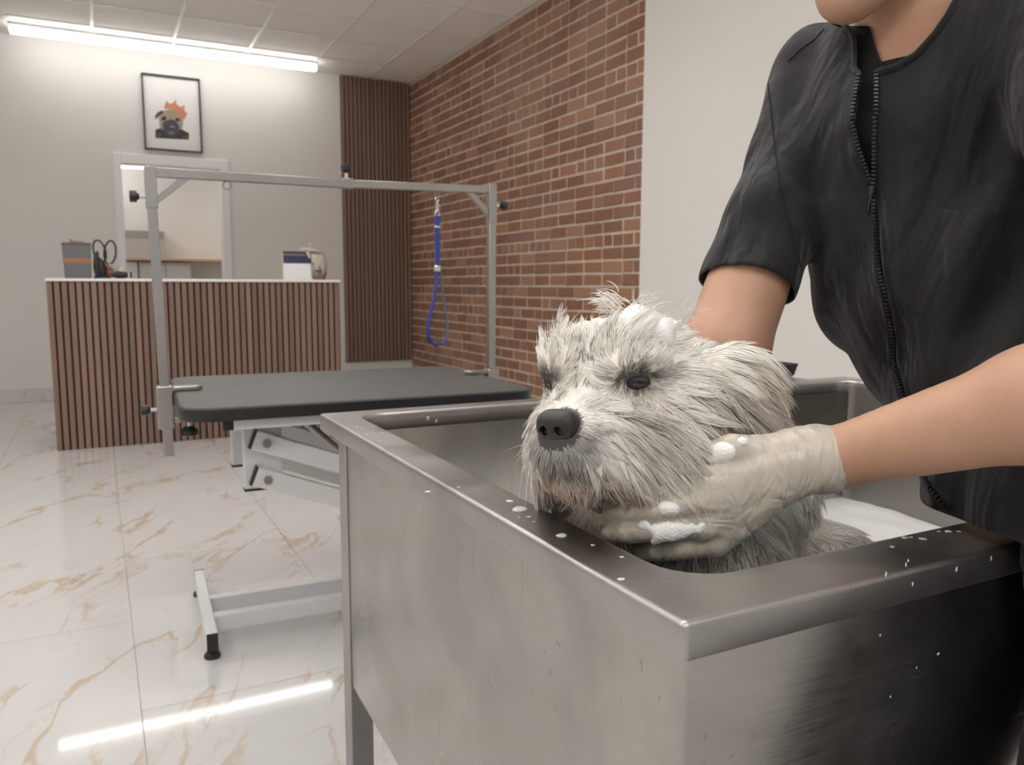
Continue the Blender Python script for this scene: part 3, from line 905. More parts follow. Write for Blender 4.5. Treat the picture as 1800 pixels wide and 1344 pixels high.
art('muzzle', [(430, 880), (420, 800), (470, 765), (540, 752), (605, 780), (645, 850), (640, 940), (590, 990), (500, 990), (455, 950)], A('print_grey', (0.075, 0.075, 0.085)), 3)
art('eye', [(400, 745), (430, 712), (468, 722), (470, 750), (430, 775)], A('print_black', (0.02, 0.02, 0.022)), 3)
art('eye', [(590, 760), (600, 738), (640, 745), (650, 775), (615, 785)], A('print_black', (0.02, 0.02, 0.022)), 3)
art('snout', [(510, 850), (545, 835), (585, 850), (580, 868), (520, 868)], A('print_light', (0.22, 0.22, 0.23)), 4)
art('tongue', [(495, 920), (540, 900), (585, 925), (570, 960), (505, 955)], A('print_mid', (0.16, 0.16, 0.18)), 4)
art('nostrils', [(520, 872), (558, 872), (552, 892), (526, 890)], A('print_black2', (0.012, 0.012, 0.012)), 4)
art('crown', [(438, 612), (455, 545), (480, 505), (500, 542), (545, 545), (598, 490), (600, 545), (640, 585), (685, 590), (715, 560), (712, 630), (740, 680), (765, 662), (735, 720), (710, 772), (670, 715), (610, 655), (530, 620)], A('print_orange', (0.62, 0.25, 0.15)), 4)
for cx, cy_ in ((468, 565), (560, 572), (605, 600), (655, 612), (705, 668)):
    art('jewel', [(cx - 8, cy_), (cx, cy_ - 9), (cx + 8, cy_), (cx, cy_ + 9)], A('print_jewel', (0.25, 0.12, 0.09)), 5)

# ================================================================== GROOMING TABLE
TZ = 0.748
gt = empty('grooming_table', (0.665, 2.41, 0), math.radians(-2.5)); tag(gt, 'black topped grooming table on a white lifting frame', 'table')
hx, hy, rc_ = 0.485, 0.378, 0.075
def rrect(x0, x1, y0, y1, r, n=8):
    pts = []
    for cx, cy2, a0 in ((x1 - r, y1 - r, 0), (x0 + r, y1 - r, 90), (x0 + r, y0 + r, 180), (x1 - r, y0 + r, 270)):
        for i in range(n + 1):
            a = math.radians(a0 + 90 * i / n); pts.append((cx + r * math.cos(a), cy2 + r * math.sin(a)))
    return pts
def slab(loops):
    m = MB(); n = len(loops[0][0]); vs = []; fs = []
    for pts, z in loops: vs += [(x, y, z) for x, y in pts]
    for k in range(len(loops) - 1):
        for i in range(n):
            j = (i + 1) % n; fs.append((k * n + i, k * n + j, (k + 1) * n + j, (k + 1) * n + i))
    fs.append(tuple(reversed(range(n)))); fs.append(tuple((len(loops) - 1) * n + i for i in range(n)))
    return m.add(vs, fs)
R = lambda o: rrect(-hx + o, hx - o, -hy + o, hy - o, rc_ - o)
slab([(R(0.002), TZ - 0.034), (R(0), TZ - 0.031), (R(0), TZ - 0.004), (R(0.004), TZ - 0.0005)]).obj('edge_trim', M['black'], gt)
slab([(R(0.006), TZ - 0.003), (R(0.006), TZ), (R(0.009), TZ + 0.0012)]).obj('table_top', M['mat_top'], gt)
for y in (-hy + 0.045, hy - 0.045):
    MB().box2((-0.36, y - 0.014, TZ - 0.062), (0.40, y + 0.014, TZ - 0.0345)).obj('top_rail', M['powder'], gt, 0.002)
    for s in (-1, 1):
        MB().box2((-0.385 if s < 0 else 0.40, y - 0.0145, TZ - 0.0625), (-0.36 if s < 0 else 0.425, y + 0.0145, TZ - 0.0345)).obj('end_cap', M['black'], gt, 0.002)
for x in (-0.28, 0.30):
    MB().box2((x - 0.014, -hy + 0.06, TZ - 0.062), (x + 0.014, hy - 0.06, TZ - 0.0345)).obj('cross_rail', M['powder'], gt, 0.002)
for y, n in ((-0.20, 0), (0.12, 1)):
    MB().box2((-0.325, y - 0.018, TZ - 0.25), (-0.225, y + 0.018, TZ - 0.0625)).obj('hanger_post', M['powder'], gt, 0.003)
    MB().box2((-0.326, y - 0.019, TZ - 0.256), (-0.224, y + 0.019, TZ - 0.25)).obj('end_cap', M['black'], gt, 0.001)
def arm(z0, y, name='lift_arm'):
    a = Vector((-0.268, y, z0)); ang = math.radians(-21)
    m = Matrix.Translation(a) @ Matrix.Rotation(-ang, 4, 'Y')
    o = MB().box2((-0.035, -0.014, -0.026), (0.62, 0.014, 0.026), m).obj(name, M['powder'], gt, 0.003)
    MB().box2((-0.040, -0.0145, -0.0265), (-0.035, 0.0145, 0.0265), m).obj('end_cap', M['black'], gt)
    if y < 0: MB().cyl((a.x, y - 0.014, a.z), (a.x, y - 0.021, a.z), 0.011, 20).obj('pivot_bolt', M['tube'], gt)
for y in (-0.234, 0.155):
    arm(TZ - 0.122, y); arm(TZ - 0.222, y)
MB().box2((0.26, -0.265, 0.06), (0.36, -0.225 + 0.42, 0.56)).obj('base_column', M['powder'], gt, 0.004)
MB().tube([(-0.14, -0.05, 0.655), (0.0, -0.05, 0.52), (0.16, -0.05, 0.36), (0.28, -0.05, 0.24)], 0.011, 12).tube([(-0.165, -0.05, 0.675), (-0.135, -0.05, 0.65)], 0.018, 12).obj('gas_spring', M['tube'], gt)
ROT = Matrix.Rotation(math.radians(2.5), 4, 'Z')
bx_ = ROT @ (Vector((0.251, 2.555, 0)) - Vector((0.665, 2.41, 0)))
for xx in (bx_.x, bx_.x + 0.90):
    MB().box2((xx - 0.015, bx_.y - 0.275, 0.030), (xx + 0.015, bx_.y + 0.275, 0.080)).obj('foot_rail', M['powder'], gt, 0.002)
    for s in (-1, 1):
        y = bx_.y + s * 0.275
        MB().box2((xx - 0.0152, min(y, y + s * 0.006), 0.0298), (xx + 0.0152, max(y, y + s * 0.006), 0.0802)).obj('end_cap', M['black'], gt, 0.001)
        MB().lathe([(0.022, 0.0), (0.023, 0.006), (0.019, 0.014), (0.008, 0.018), (0.008, 0.03)], 20, Matrix.Translation((xx, y - s * 0.025, 0))).obj('foot', M['black'], gt)
for yy in (-0.13, 0.02):
    MB().box2((bx_.x + 0.015, bx_.y + yy - 0.017, 0.030), (bx_.x + 0.885, bx_.y + yy + 0.017, 0.077)).obj('base_rail', M['powder'], gt, 0.002)

# overhead arm of the table: two posts, sliding bar, clamps
oh = empty('grooming_gantry', (0.157, 2.43, 0.0)); tag(oh, 'stainless steel overhead grooming arm clamped across the grooming table', 'grooming arm')
A0 = Vector((0, 0, 0)); BX = Vector((1.033, 0.02, 0))
zt = 1.352
def sq(a, b, w, name, mat=M['tube'], bevel=0.0015):
    a = Vector(a); b = Vector(b); d = (b - a)
    q = d.to_track_quat('Z', 'Y').to_matrix().to_4x4() if abs(d.normalized().z) < 0.9 else Matrix.Identity(4)
    if abs(d.normalized().z) >= 0.9:
        sh = Matrix(((1, 0, d.x / d.z, 0), (0, 1, d.y / d.z, 0), (0, 0, 1, 0), (0, 0, 0, 1)))
        return MB().box2((-w / 2, -w / 2, 0), (w / 2, w / 2, d.z), Matrix.Translation(a) @ sh).obj(name, mat, oh, bevel)
    return MB().box2((-w / 2, -w / 2, 0), (w / 2, w / 2, d.length), Matrix.Translation(a) @ q).obj(name, mat, oh, bevel)
sq(A0 + Vector((0.004, 0, 0.565)), A0 + Vector((-0.008, 0, 1.29)), 0.025, 'post')
sq(BX + Vector((-0.004, 0, 0.60)), BX + Vector((0, 0, 1.30)), 0.025, 'post')
sq(A0 + Vector((-0.0075, 0, 1.255)), A0 + Vector((-0.0085, 0, zt + 0.014)), 0.0295, 'post_sleeve')
sq(BX + Vector((0, 0, 1.255)), BX + Vector((0, 0, zt + 0.030)), 0.0285, 'post_sleeve')
MB().box2((0.005, -0.0115, zt - 0.0125), (0.56, 0.0115, zt + 0.0125)).obj('crossbar', M['tube'], oh, 0.0015)
MB().box2((0.52, -0.0130, zt - 0.0135), (0.555, 0.0145, zt + 0.0165)).obj('crossbar_collar', M['tube'], oh, 0.0015)
MB().add([(0.555, -0.010, zt - 0.0105), (1.02, 0.010, zt + 0.0015), (1.02, 0.031, zt + 0.0015), (0.555, 0.0115, zt - 0.0105), (0.555, -0.010, zt + 0.0125), (1.02, 0.010, zt + 0.0245), (1.02, 0.031, zt + 0.0245), (0.555, 0.0115, zt + 0.0125)],
         [(0, 3, 2, 1), (4, 5, 6, 7), (0, 1, 5, 4), (1, 2, 6, 5), (2, 3, 7, 6), (3, 0, 4, 7)]).obj('crossbar_extension', M['tube'], oh, 0.0012)
MB().poly([(0.006, -0.008, zt - 0.085), (0.006, -0.008, zt - 0.062), (0.062, -0.008, zt - 0.0126), (0.092, -0.008, zt - 0.0126)], (0, 0.016, 0)).obj('gusset', M['tube'], oh, 0.001)
MB().poly([(1.018, 0.012, zt - 0.075), (1.018, 0.012, zt - 0.052), (0.968, 0.012, zt - 0.001), (0.942, 0.012, zt - 0.001)], (0, 0.016, 0)).obj('gusset', M['tube'], oh, 0.001)
def knob(p, d, name='knob'):
    p = Vector(p); d = Vector(d).normalized()
    MB().cyl(p, p + d * 0.022, 0.005, 12).obj('knob_stem', M['chrome'], oh)
    MB().cyl(p + d * 0.022, p + d * 0.040, 0.016, 8).cyl(p + d * 0.016, p + d * 0.022, 0.009, 12).obj(name, M['black'], oh, 0.002)
knob((-0.0222, 0, 1.285), (-1, 0, 0)); knob((1.0473, 0.02, 1.315), (1, 0, 0)); knob((0.535, 0, zt + 0.0165), (0, 0, 1))
for sx, x0 in ((1, 0.0), (-1, 1.033)):
    y0 = 0 if sx > 0 else 0.02
    MB().box2((x0 - 0.021, y0 - 0.021, 0.645), (x0 + 0.021, y0 + 0.021, TZ + 0.018)).obj('clamp_body', M['tube'], oh, 0.003)
    MB().poly([(x0 + sx * 0.0215, y0 - 0.019, TZ + 0.0025), (x0 + sx * 0.085, y0 - 0.017, TZ + 0.0025), (x0 + sx * 0.103, y0, TZ + 0.0025), (x0 + sx * 0.085, y0 + 0.017, TZ + 0.0025), (x0 + sx * 0.0215, y0 + 0.019, TZ + 0.0025)], (0, 0, 0.013)).obj('clamp_jaw', M['tube'], oh, 0.003)
    MB().box2(*([min(x0 + sx * 0.0215, x0 + sx * 0.075), y0 - 0.016, 0.660], [max(x0 + sx * 0.0215, x0 + sx * 0.075), y0 + 0.016, 0.676])).obj('clamp_bracket', M['tube'], oh, 0.002)
    MB().cyl((x0 + sx * 0.06, y0, 0.645), (x0 + sx * 0.06, y0, 0.709), 0.005, 12).obj('clamp_screw', M['chrome'], oh)
    MB().lathe([(0.010, 0.618), (0.026, 0.622), (0.026, 0.634), (0.012, 0.646)], 10, Matrix.Translation((x0 + sx * 0.06, y0, 0))).obj('clamp_knob', M['black'], oh, 0.001)
    knob((x0 - sx * 0.0215, y0, 0.70), (-sx, 0, 0))
def ring(c, r, rr_, n, name, parent, mat=M['chrome'], rot=0.0):
    c = Vector(c)
    return MB().tube([c + Vector((r * math.cos(a) * math.cos(rot), r * math.cos(a) * math.sin(rot), r * math.sin(a))) for a in np.linspace(0, 2 * math.pi, n + 1)[:-1]], rr_, 8, True).obj(name, mat, parent)
ring((0.190, -0.004, zt - 0.0245), 0.0115, 0.0022, 20, 'hanging_ring', oh, M['tube'])
ring((0.835, 0.013, zt - 0.0125), 0.009, 0.0018, 16, 'hanging_ring', oh, M['tube'])

# noose hanging from the bar
ns = empty('grooming_noose', (0.157 + 0.835, 2.443, 1.335)); tag(ns, 'blue grooming noose hanging from the overhead arm', 'grooming noose')
ring((0, 0, -0.012), 0.006, 0.0018, 14, 'snap_ring', ns)
MB().cyl((0, 0, -0.018), (0, 0, -0.044), 0.0035, 10).cyl((0, 0, -0.044), (0, 0, -0.052), 0.007, 12).tube([(0.004, 0, -0.02), (0.0075, 0, -0.03), (0.005, 0, -0.043)], 0.0014, 6).obj('swivel_snap', M['chrome'], ns)
ring((0, 0, -0.058), 0.0075, 0.0018, 14, 'swivel_ring', ns)
MB().tube([(0, 0, -0.064), (0, 0, -0.11), (0, 0, -0.17), (0, 0, -0.225)], 1, 8, flat=(0.0078, 0.0028), up=(1, 0, 0)).obj('strap', M['blue'], ns)
MB().box2((-0.009, -0.005, -0.103), (0.009, 0.005, -0.096)).obj('keeper', M['chrome'], ns, 0.001)
MB().box2((-0.011, -0.007, -0.243), (0.009, 0.007, -0.222)).obj('slider', M['chrome'], ns, 0.003)
lpts = [(-0.003, 0, -0.24), (-0.006, 0, -0.29), (-0.018, 0, -0.35), (-0.033, 0, -0.40), (-0.037, 0, -0.44), (-0.028, 0, -0.47), (-0.008, 0, -0.484), (0.014, 0, -0.480), (0.029, 0, -0.46)]
rpts = [(0.029, 0, -0.46), (0.035, 0, -0.43), (0.031, 0, -0.385), (0.021, 0, -0.335), (0.013, 0, -0.28), (0.008, 0, -0.235)]
MB().tube(lpts, 1, 8, flat=(0.0042, 0.0075), up=(1, 0, 0)).obj('loop', M['blue'], ns)
MB().tube(rpts, 1, 8, flat=(0.0030, 0.0050), up=(1, 0, 0)).obj('loop_return', M['greyblue'], ns)

# ================================================================== DOG BATH
BX0, BX1, BY0, BY1, BZ = 0.330, 1.620, 0.392, 1.358, 0.830
IX0, IX1, IY0, IY1 = 0.386, 1.572, 0.456, 1.312
bt = empty('dog_bath', ((BX0 + BX1) / 2, (BY0 + BY1) / 2, 0)); tag(bt, 'brushed stainless steel dog bath on legs, with a wide flat rim', 'dog bath')
ob = bt.location
def loops_obj(loops, name, mat, n=6, cap=False, ang=50):
    vs = []; fs = []
    N = 4 * (n + 1)
    for (x0, x1, y0, y1, r, z) in loops:
        vs += [(x - ob.x, y - ob.y, z) for x, y in rrect(x0, x1, y0, y1, r, n)]
    for k in range(len(loops) - 1):
        for i in range(N):
            j = (i + 1) % N; fs.append((k * N + i, k * N + j, (k + 1) * N + j, (k + 1) * N + i))
    if cap: fs.append(tuple((len(loops) - 1) * N + i for i in range(N)))
    m = MB().add(vs, fs)
    me = bpy.data.meshes.new(name); me.from_pydata(m.v, [], m.f); me.update(); me.materials.append(mat); smooth(me, ang)
    return link(bpy.data.objects.new(name, me), bt)
def off(o, r, z): return (BX0 + o, BX1 - o, BY0 + o, BY1 - o, max(r - o, 0.0008), z)
def inn(o, r, z): return (IX0 + o, IX1 - o, IY0 + o, IY1 - o, r - o, z)
rim = [off(0.0045, 0.006, 0.806), off(0.0025, 0.006, 0.8035), off(0.0008, 0.006, 0.8032), off(0.0, 0.006, 0.8045), off(0.0, 0.006, 0.8246)]
rim += [off(0.005 * (1 - math.cos(a)), 0.006, 0.825 + 0.005 * math.sin(a)) for a in np.linspace(0, math.pi / 2, 7)]
rim += [off(0.007, 0.008, BZ), (IX0 - 0.010, IX1 + 0.010, IY0 - 0.010, IY1 + 0.010, 0.055, BZ), (IX0 - 0.007, IX1 + 0.007, IY0 - 0.007, IY1 + 0.007, 0.052, BZ)]
rim += [inn(-0.006 * (1 - math.sin(a)), 0.045, BZ - 0.006 * (1 - math.cos(a))) for a in np.linspace(0, math.pi / 2, 7)]
rim += [inn(0, 0.045, 0.815)]
loops_obj(rim, 'rim', M['steel'])
bas = [inn(0.0004, 0.045, 0.816), inn(0.0004, 0.045, 0.81), inn(0.003, 0.045, 0.47)] + [inn(0.003 + 0.035 * (1 - math.cos(a)), 0.045, 0.465 - 0.035 * math.sin(a)) for a in np.linspace(0.1, math.pi / 2, 6)]
loops_obj(bas, 'basin', M['steel_in'], cap=True)
# outer casing: one folded sheet, set back a little further at the far end
csh = []
N = 0
def casing(z):
    pts = rrect(BX0 + 0.0048, BX1 - 0.0048, BY0 + 0.0044, 1.292, 0.004, 5)
    return [(x + 0.0242 * max(0, (y - BY0)) / 0.9 * (1 if x < 0.8 else -1) - ob.x, y - ob.y, z) for x, y in pts]
vs = casing(0.362) + casing(0.804); n = len(vs) // 2
fs = [(i, (i + 1) % n, n + (i + 1) % n, n + i) for i in range(n)] + [tuple(reversed(range(n)))]
me = bpy.data.meshes.new('casing'); me.from_pydata(vs, [], fs); me.update(); me.materials.append(M['sheet']); smooth(me, 50)
link(bpy.data.objects.new('casing', me), bt)
for (x, y) in ((0.377, 1.3165), (BX1 - 0.047, 1.3165), (0.355, 0.418), (BX1 - 0.025, 0.418)):
    zt_ = 0.8025 if y > 1 else 0.3615
    MB().box2((x - 0.020 - ob.x, y - 0.021 - ob.y, 0.02), (x + 0.020 - ob.x, y + 0.021 - ob.y, zt_)).obj('leg', M['steel'], bt, 0.002)
    MB().lathe([(0.02, 0), (0.022, 0.004), (0.018, 0.012), (0.014, 0.021)], 16, Matrix.Translation((x - ob.x, y - ob.y, 0))).obj('foot', M['black'], bt)
MB().box2((1.02 - ob.x, BY1 + 0.0005 - ob.y, 0.812), (1.50 - ob.x, BY1 + 0.20 - ob.y, BZ - 0.0005)).obj('rear_shelf', M['steel'], bt, 0.002)

# tray on the bath's rear shelf
ty = empty('tray', (1.345, 1.465, BZ)); tag(ty, 'shallow black plastic tray on the far side of the bath', 'tray')
tl = []
for o_, z in ((0.006, 0.0), (0.0, 0.006), (-0.006, 0.032), (-0.006, 0.034), (0.0, 0.034), (0.008, 0.008)):
    tl.append((rrect(-0.15 + o_, 0.15 + o_ * -1, -0.075 + o_, 0.075 - o_, 0.012, 4), z))
slab(tl).obj('tray_shell', M['black'], ty)
MB().box2((-0.13, -0.055, 0.0085), (0.13, 0.055, 0.012)).obj('liner', simple('tray_liner', (0.03, 0.03, 0.032), 0.7), ty)

# foam on the bath water
nx, ny = 150, 110
X, Y = np.meshgrid(np.linspace(IX0 + 0.004, IX1 - 0.004, nx), np.linspace(IY0 + 0.004, IY1 - 0.004, ny), indexing='ij')
w1, w2_, w3_ = wob(1, 9), wob(2, 26), wob(3, 70)
Zf = 0.548 + 0.013 * w1(X, Y, 0 * X) + 0.010 * w2_(X, Y, 0 * X) + 0.003 * w3_(X, Y, 0 * X)
vs = np.stack([X, Y, Zf], -1).reshape(-1, 3)
ii = (np.arange(nx - 1)[:, None] * ny + np.arange(ny - 1)[None]).ravel()
top = np.stack([ii, ii + ny, ii + ny + 1, ii + 1], 1)
me = raw_mesh('bath_foam', vs, top); smooth(me); me.materials.append(M['foam'])
tag(link(bpy.data.objects.new('bath_foam', me)), 'white soap foam floating on the water in the steel bath', 'foam', kind='stuff')

# ================================================================== DOG
# head frame: forward, left, up
Hc = at(1103, 690, 0.778)
hf = cv(-0.625, -0.08, -0.78); hf /= np.linalg.norm(hf)
hl = np.cross(np.array([0, 0, 1.0]), hf); hl /= np.linalg.norm(hl)
hu = np.cross(hf, hl)
tl_ = math.radians(5)                      # the head rolls a little
hl, hu = hl * math.cos(tl_) + hu * math.sin(tl_), hu * math.cos(tl_) - hl * math.sin(tl_)
HM = np.stack([hf, hl, hu])                # world -> head rows
def H(f, l, u): return Hc + f * hf + l * hl + u * hu
NOSE = (0.121, 0.0, -0.0185)
EYC = [(0.060, 0.0490, 0.0165), (0.064, -0.0440, 0.0165)]
EYES = [(0.0615, 0.0455, 0.0155), (0.063, -0.0400, 0.016)]

CH = at(1195, 950, 0.83)                   # chest
RU = at(1315, 850, 0.965)                  # rump
D = Field((0.28, 0.42, 0.41), (0.90, 1.12, 1.08), 0.0042)
D.add(H(-0.014, 0.004, -0.006), H(0.02, 0.004, -0.008), 0.068, 0.064, 0.02, ((hl, 1.09),))
D.add(H(0.025, 0, -0.026), H(0.094, 0, -0.036), 0.052, 0.034, 0.025, ((hl, 1.10),))
for s in (1, -1):
    D.add(H(0.0, 0.045 * s, -0.03), H(0.055, 0.034 * s, -0.046), 0.044, 0.032, 0.02)
    D.ball(H(0.052, 0.034 * s, 0.028), 0.024, 0.02)
    D.ball(H(0.084, 0.019 * s, -0.043), 0.025, 0.015)
    D.ball(H(0.077, 0.050 * s, 0.010), 0.012, 0.01, sub=True)
D.add(H(0.02, 0, -0.056), H(0.088, 0, -0.066), 0.034, 0.0195, 0.010, ((hl, 1.35),))
# ears: folded flaps hanging from the side of the skull
for s in (1, -1):
    er = H(-0.022, 0.060 * s, 0.022); em = H(-0.042, 0.098 * s, 0.014); et = H(-0.052, 0.112 * s, -0.036)
    if s < 0: er, em, et = H(-0.040, -0.058, 0.022), H(-0.060, -0.080, -0.004), H(-0.060, -0.090, -0.045)
    nrm = (hl * s * 0.75 + hf * 0.6 + hu * 0.2); nrm /= np.linalg.norm(nrm)
    D.add(er, em, 0.020, 0.024, 0.014, ((nrm, 0.45),))
    D.add(em, et, 0.024, 0.015, 0.014, ((nrm, 0.35),))
D.add(H(-0.022, 0.080, 0.002), H(-0.034, 0.086, -0.040), 0.007, 0.010, 0.006, sub=True)
# neck, trunk, legs
D.add(H(-0.045, 0, -0.04), CH + np.array([0.01, 0.01, 0.05]), 0.070, 0.082, 0.04)
D.add(CH, RU, 0.082, 0.060, 0.04).ball(at(1100, 962, 0.80), 0.050, 0.03).ball(at(1042, 930, 0.815), 0.036, 0.03)
D.add(RU, RU + np.array([0.0, 0.0, -0.12]), 0.060, 0.066, 0.04)
for dx, dy in ((-0.035, 0.055), (0.015, -0.055)):
    a = CH + np.array([dx, dy, -0.05]); D.add(a, np.array([a[0] - 0.01, a[1], 0.46]), 0.045, 0.030, 0.03)
    D.add((a[0] - 0.01, a[1], 0.452), (a[0] - 0.045, a[1], 0.447), 0.026, 0.020, 0.015)
for dx, dy in ((0.02, 0.075), (0.05, -0.06)):
    a = RU + np.array([dx, dy, -0.10]); D.add(a, np.array([a[0] - 0.05, a[1] * 0.9 + 0.07, 0.56]), 0.062, 0.044, 0.03)
    k_ = np.array([a[0] - 0.05, a[1] * 0.9 + 0.07, 0.56]); D.add(k_, k_ + np.array([0.03, 0, -0.10]), 0.034, 0.026, 0.02)
    D.add(k_ + np.array([0.03, 0, -0.105]), k_ + np.array([-0.03, 0, -0.112]), 0.024, 0.020, 0.015)
D.add(RU + np.array([0.02, 0.05, -0.08]), RU + np.array([0.03, 0.11, -0.05]), 0.026, 0.014, 0.03)
dpos, dQ = D.mesh()
dpos = relax_mesh(dpos, dQ)
dn = normals_of(dpos, dQ)
loc = (dpos - Hc) @ HM.T
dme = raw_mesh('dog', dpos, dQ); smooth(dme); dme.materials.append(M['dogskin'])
def dog_col(l, skin=False):
    """coat colour by place on the head, plus shade painted beside the ear (head coordinates)"""
    c = np.tile(np.array([0.985, 0.955, 0.905]), (len(l), 1))
    w = wob(31, 60)(l[:, 0], l[:, 1], l[:, 2])
    def mixin(f, col): c[:] = c * (1 - f[:, None]) + np.array(col) * f[:, None]
    for e in EYC:
        d = np.where(l[:, 0] > 0.02, np.hypot((l[:, 1] - e[1]) / 1.35, l[:, 2] - e[2]), 1.0); below = (l[:, 2] < e[2])
        mixin(np.clip((np.where(below, 0.0140, 0.0165) - d) / 0.009, 0, 0.95), (0.045, 0.036, 0.032))
        tear = np.exp(-((l[:, 1] - e[1] * 0.92) / 0.013) ** 2) * np.clip((e[2] - l[:, 2]) / 0.02, 0, 1) * np.clip((0.05 + l[:, 2]) / 0.03, 0, 1) * (l[:, 0] > 0.02)
        mixin(0.45 * tear, (0.30, 0.26, 0.22))
    dnose = np.linalg.norm((l - np.array(NOSE)), axis=1)
    mixin(np.clip((0.036 - dnose) / 0.014, 0, 0.68) * np.clip((-0.014 - l[:, 2]) / 0.010, 0, 1), (0.13, 0.122, 0.118))
    if skin: mixin(np.clip((0.026 - dnose) / 0.003, 0, 0.9), (0.04, 0.036, 0.034))
    mouth = np.exp(-((l[:, 2] + 0.050) / 0.006) ** 2) * (l[:, 0] > 0.085) * np.clip((0.03 - np.abs(l[:, 1])) / 0.01, 0, 1)
    mixin(0.8 * mouth, (0.06, 0.055, 0.055))
    beard = np.clip((-0.040 - l[:, 2]) / 0.025, 0, 1) * np.clip((l[:, 0] - 0.015) / 0.03, 0, 1) * np.clip(0.55 + 0.9 * w, 0.1, 1) * np.clip((l[:, 2] + 0.125) / 0.02, 0, 1)
    mixin(0.50 * beard, (0.55, 0.34, 0.22))
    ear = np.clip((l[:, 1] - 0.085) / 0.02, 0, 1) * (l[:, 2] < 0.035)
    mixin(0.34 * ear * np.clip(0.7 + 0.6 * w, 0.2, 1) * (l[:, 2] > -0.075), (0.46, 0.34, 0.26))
    hollow_shade = np.exp(-((l[:, 1] - 0.086) / 0.010) ** 2) * np.clip((0.006 - l[:, 2]) / 0.012, 0, 1) * np.clip((l[:, 2] + 0.055) / 0.02, 0, 1) * (l[:, 0] > -0.075)
    mixin(0.80 * hollow_shade, (0.22, 0.155, 0.12))  # shade of the hollow between head and ear, mixed into the colour
    return c
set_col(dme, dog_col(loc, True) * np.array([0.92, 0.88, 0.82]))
dog = link(bpy.data.objects.new('dog', dme))
tag(dog, 'wet white shaggy terrier with half closed eyes standing in the steel bath', 'dog')

# ---- fur: strands swept as fine tapered tubes, gathered into wet clumps
def unit(v): return v / (np.linalg.norm(v, axis=-1, keepdims=True) + 1e-12)
tri = np.concatenate([dQ[:, [0, 1, 2]], dQ[:, [0, 2, 3]]])
tp = dpos[tri]; tc = tp.mean(1); ta = 0.5 * np.linalg.norm(np.cross(tp[:, 1] - tp[:, 0], tp[:, 2] - tp[:, 0]), axis=1)
tn = unit(dn[tri].sum(1)); tl = (tc - Hc) @ HM.T
is_ear = (np.abs(tl[:, 1]) > 0.078) & (tl[:, 0] < 0.0) & (tl[:, 2] > -0.06)
is_head = (tl[:, 0] > -0.085) & (tl[:, 2] > -0.115) & (np.linalg.norm(tl * np.array([0.8, 1, 0.9]), axis=1) < 0.145) | is_ear
toc = unit(CAM - tc); facing = (tn * toc).sum(1)
dens = ta * np.where(is_head, 1.0, 0.55) * np.where(facing > -0.3, 1.0, 0.25) * (tc[:, 2] > 0.53)
dnz = np.linalg.norm(tl - np.array(NOSE), axis=1)
dens[(dnz < 0.0185) & (tl[:, 2] > NOSE[2] - 0.012)] = 0; dens[dnz < 0.015] = 0
for e in EYC: dens[(np.hypot((tl[:, 1] - e[1]) / 1.35, (tl[:, 2] - e[2]) / 0.40) < 0.0080) & (tl[:, 0] > 0.02)] = 0
dens *= np.where(dnz < 0.06, 1.6, 1.0)
dens[(np.abs(tl[:, 1] - 0.083) < 0.009) & (tl[:, 2] < 0.004) & (tl[:, 2] > -0.046) & (tl[:, 0] < 0.0) & (tl[:, 0] > -0.055)] *= 0.12

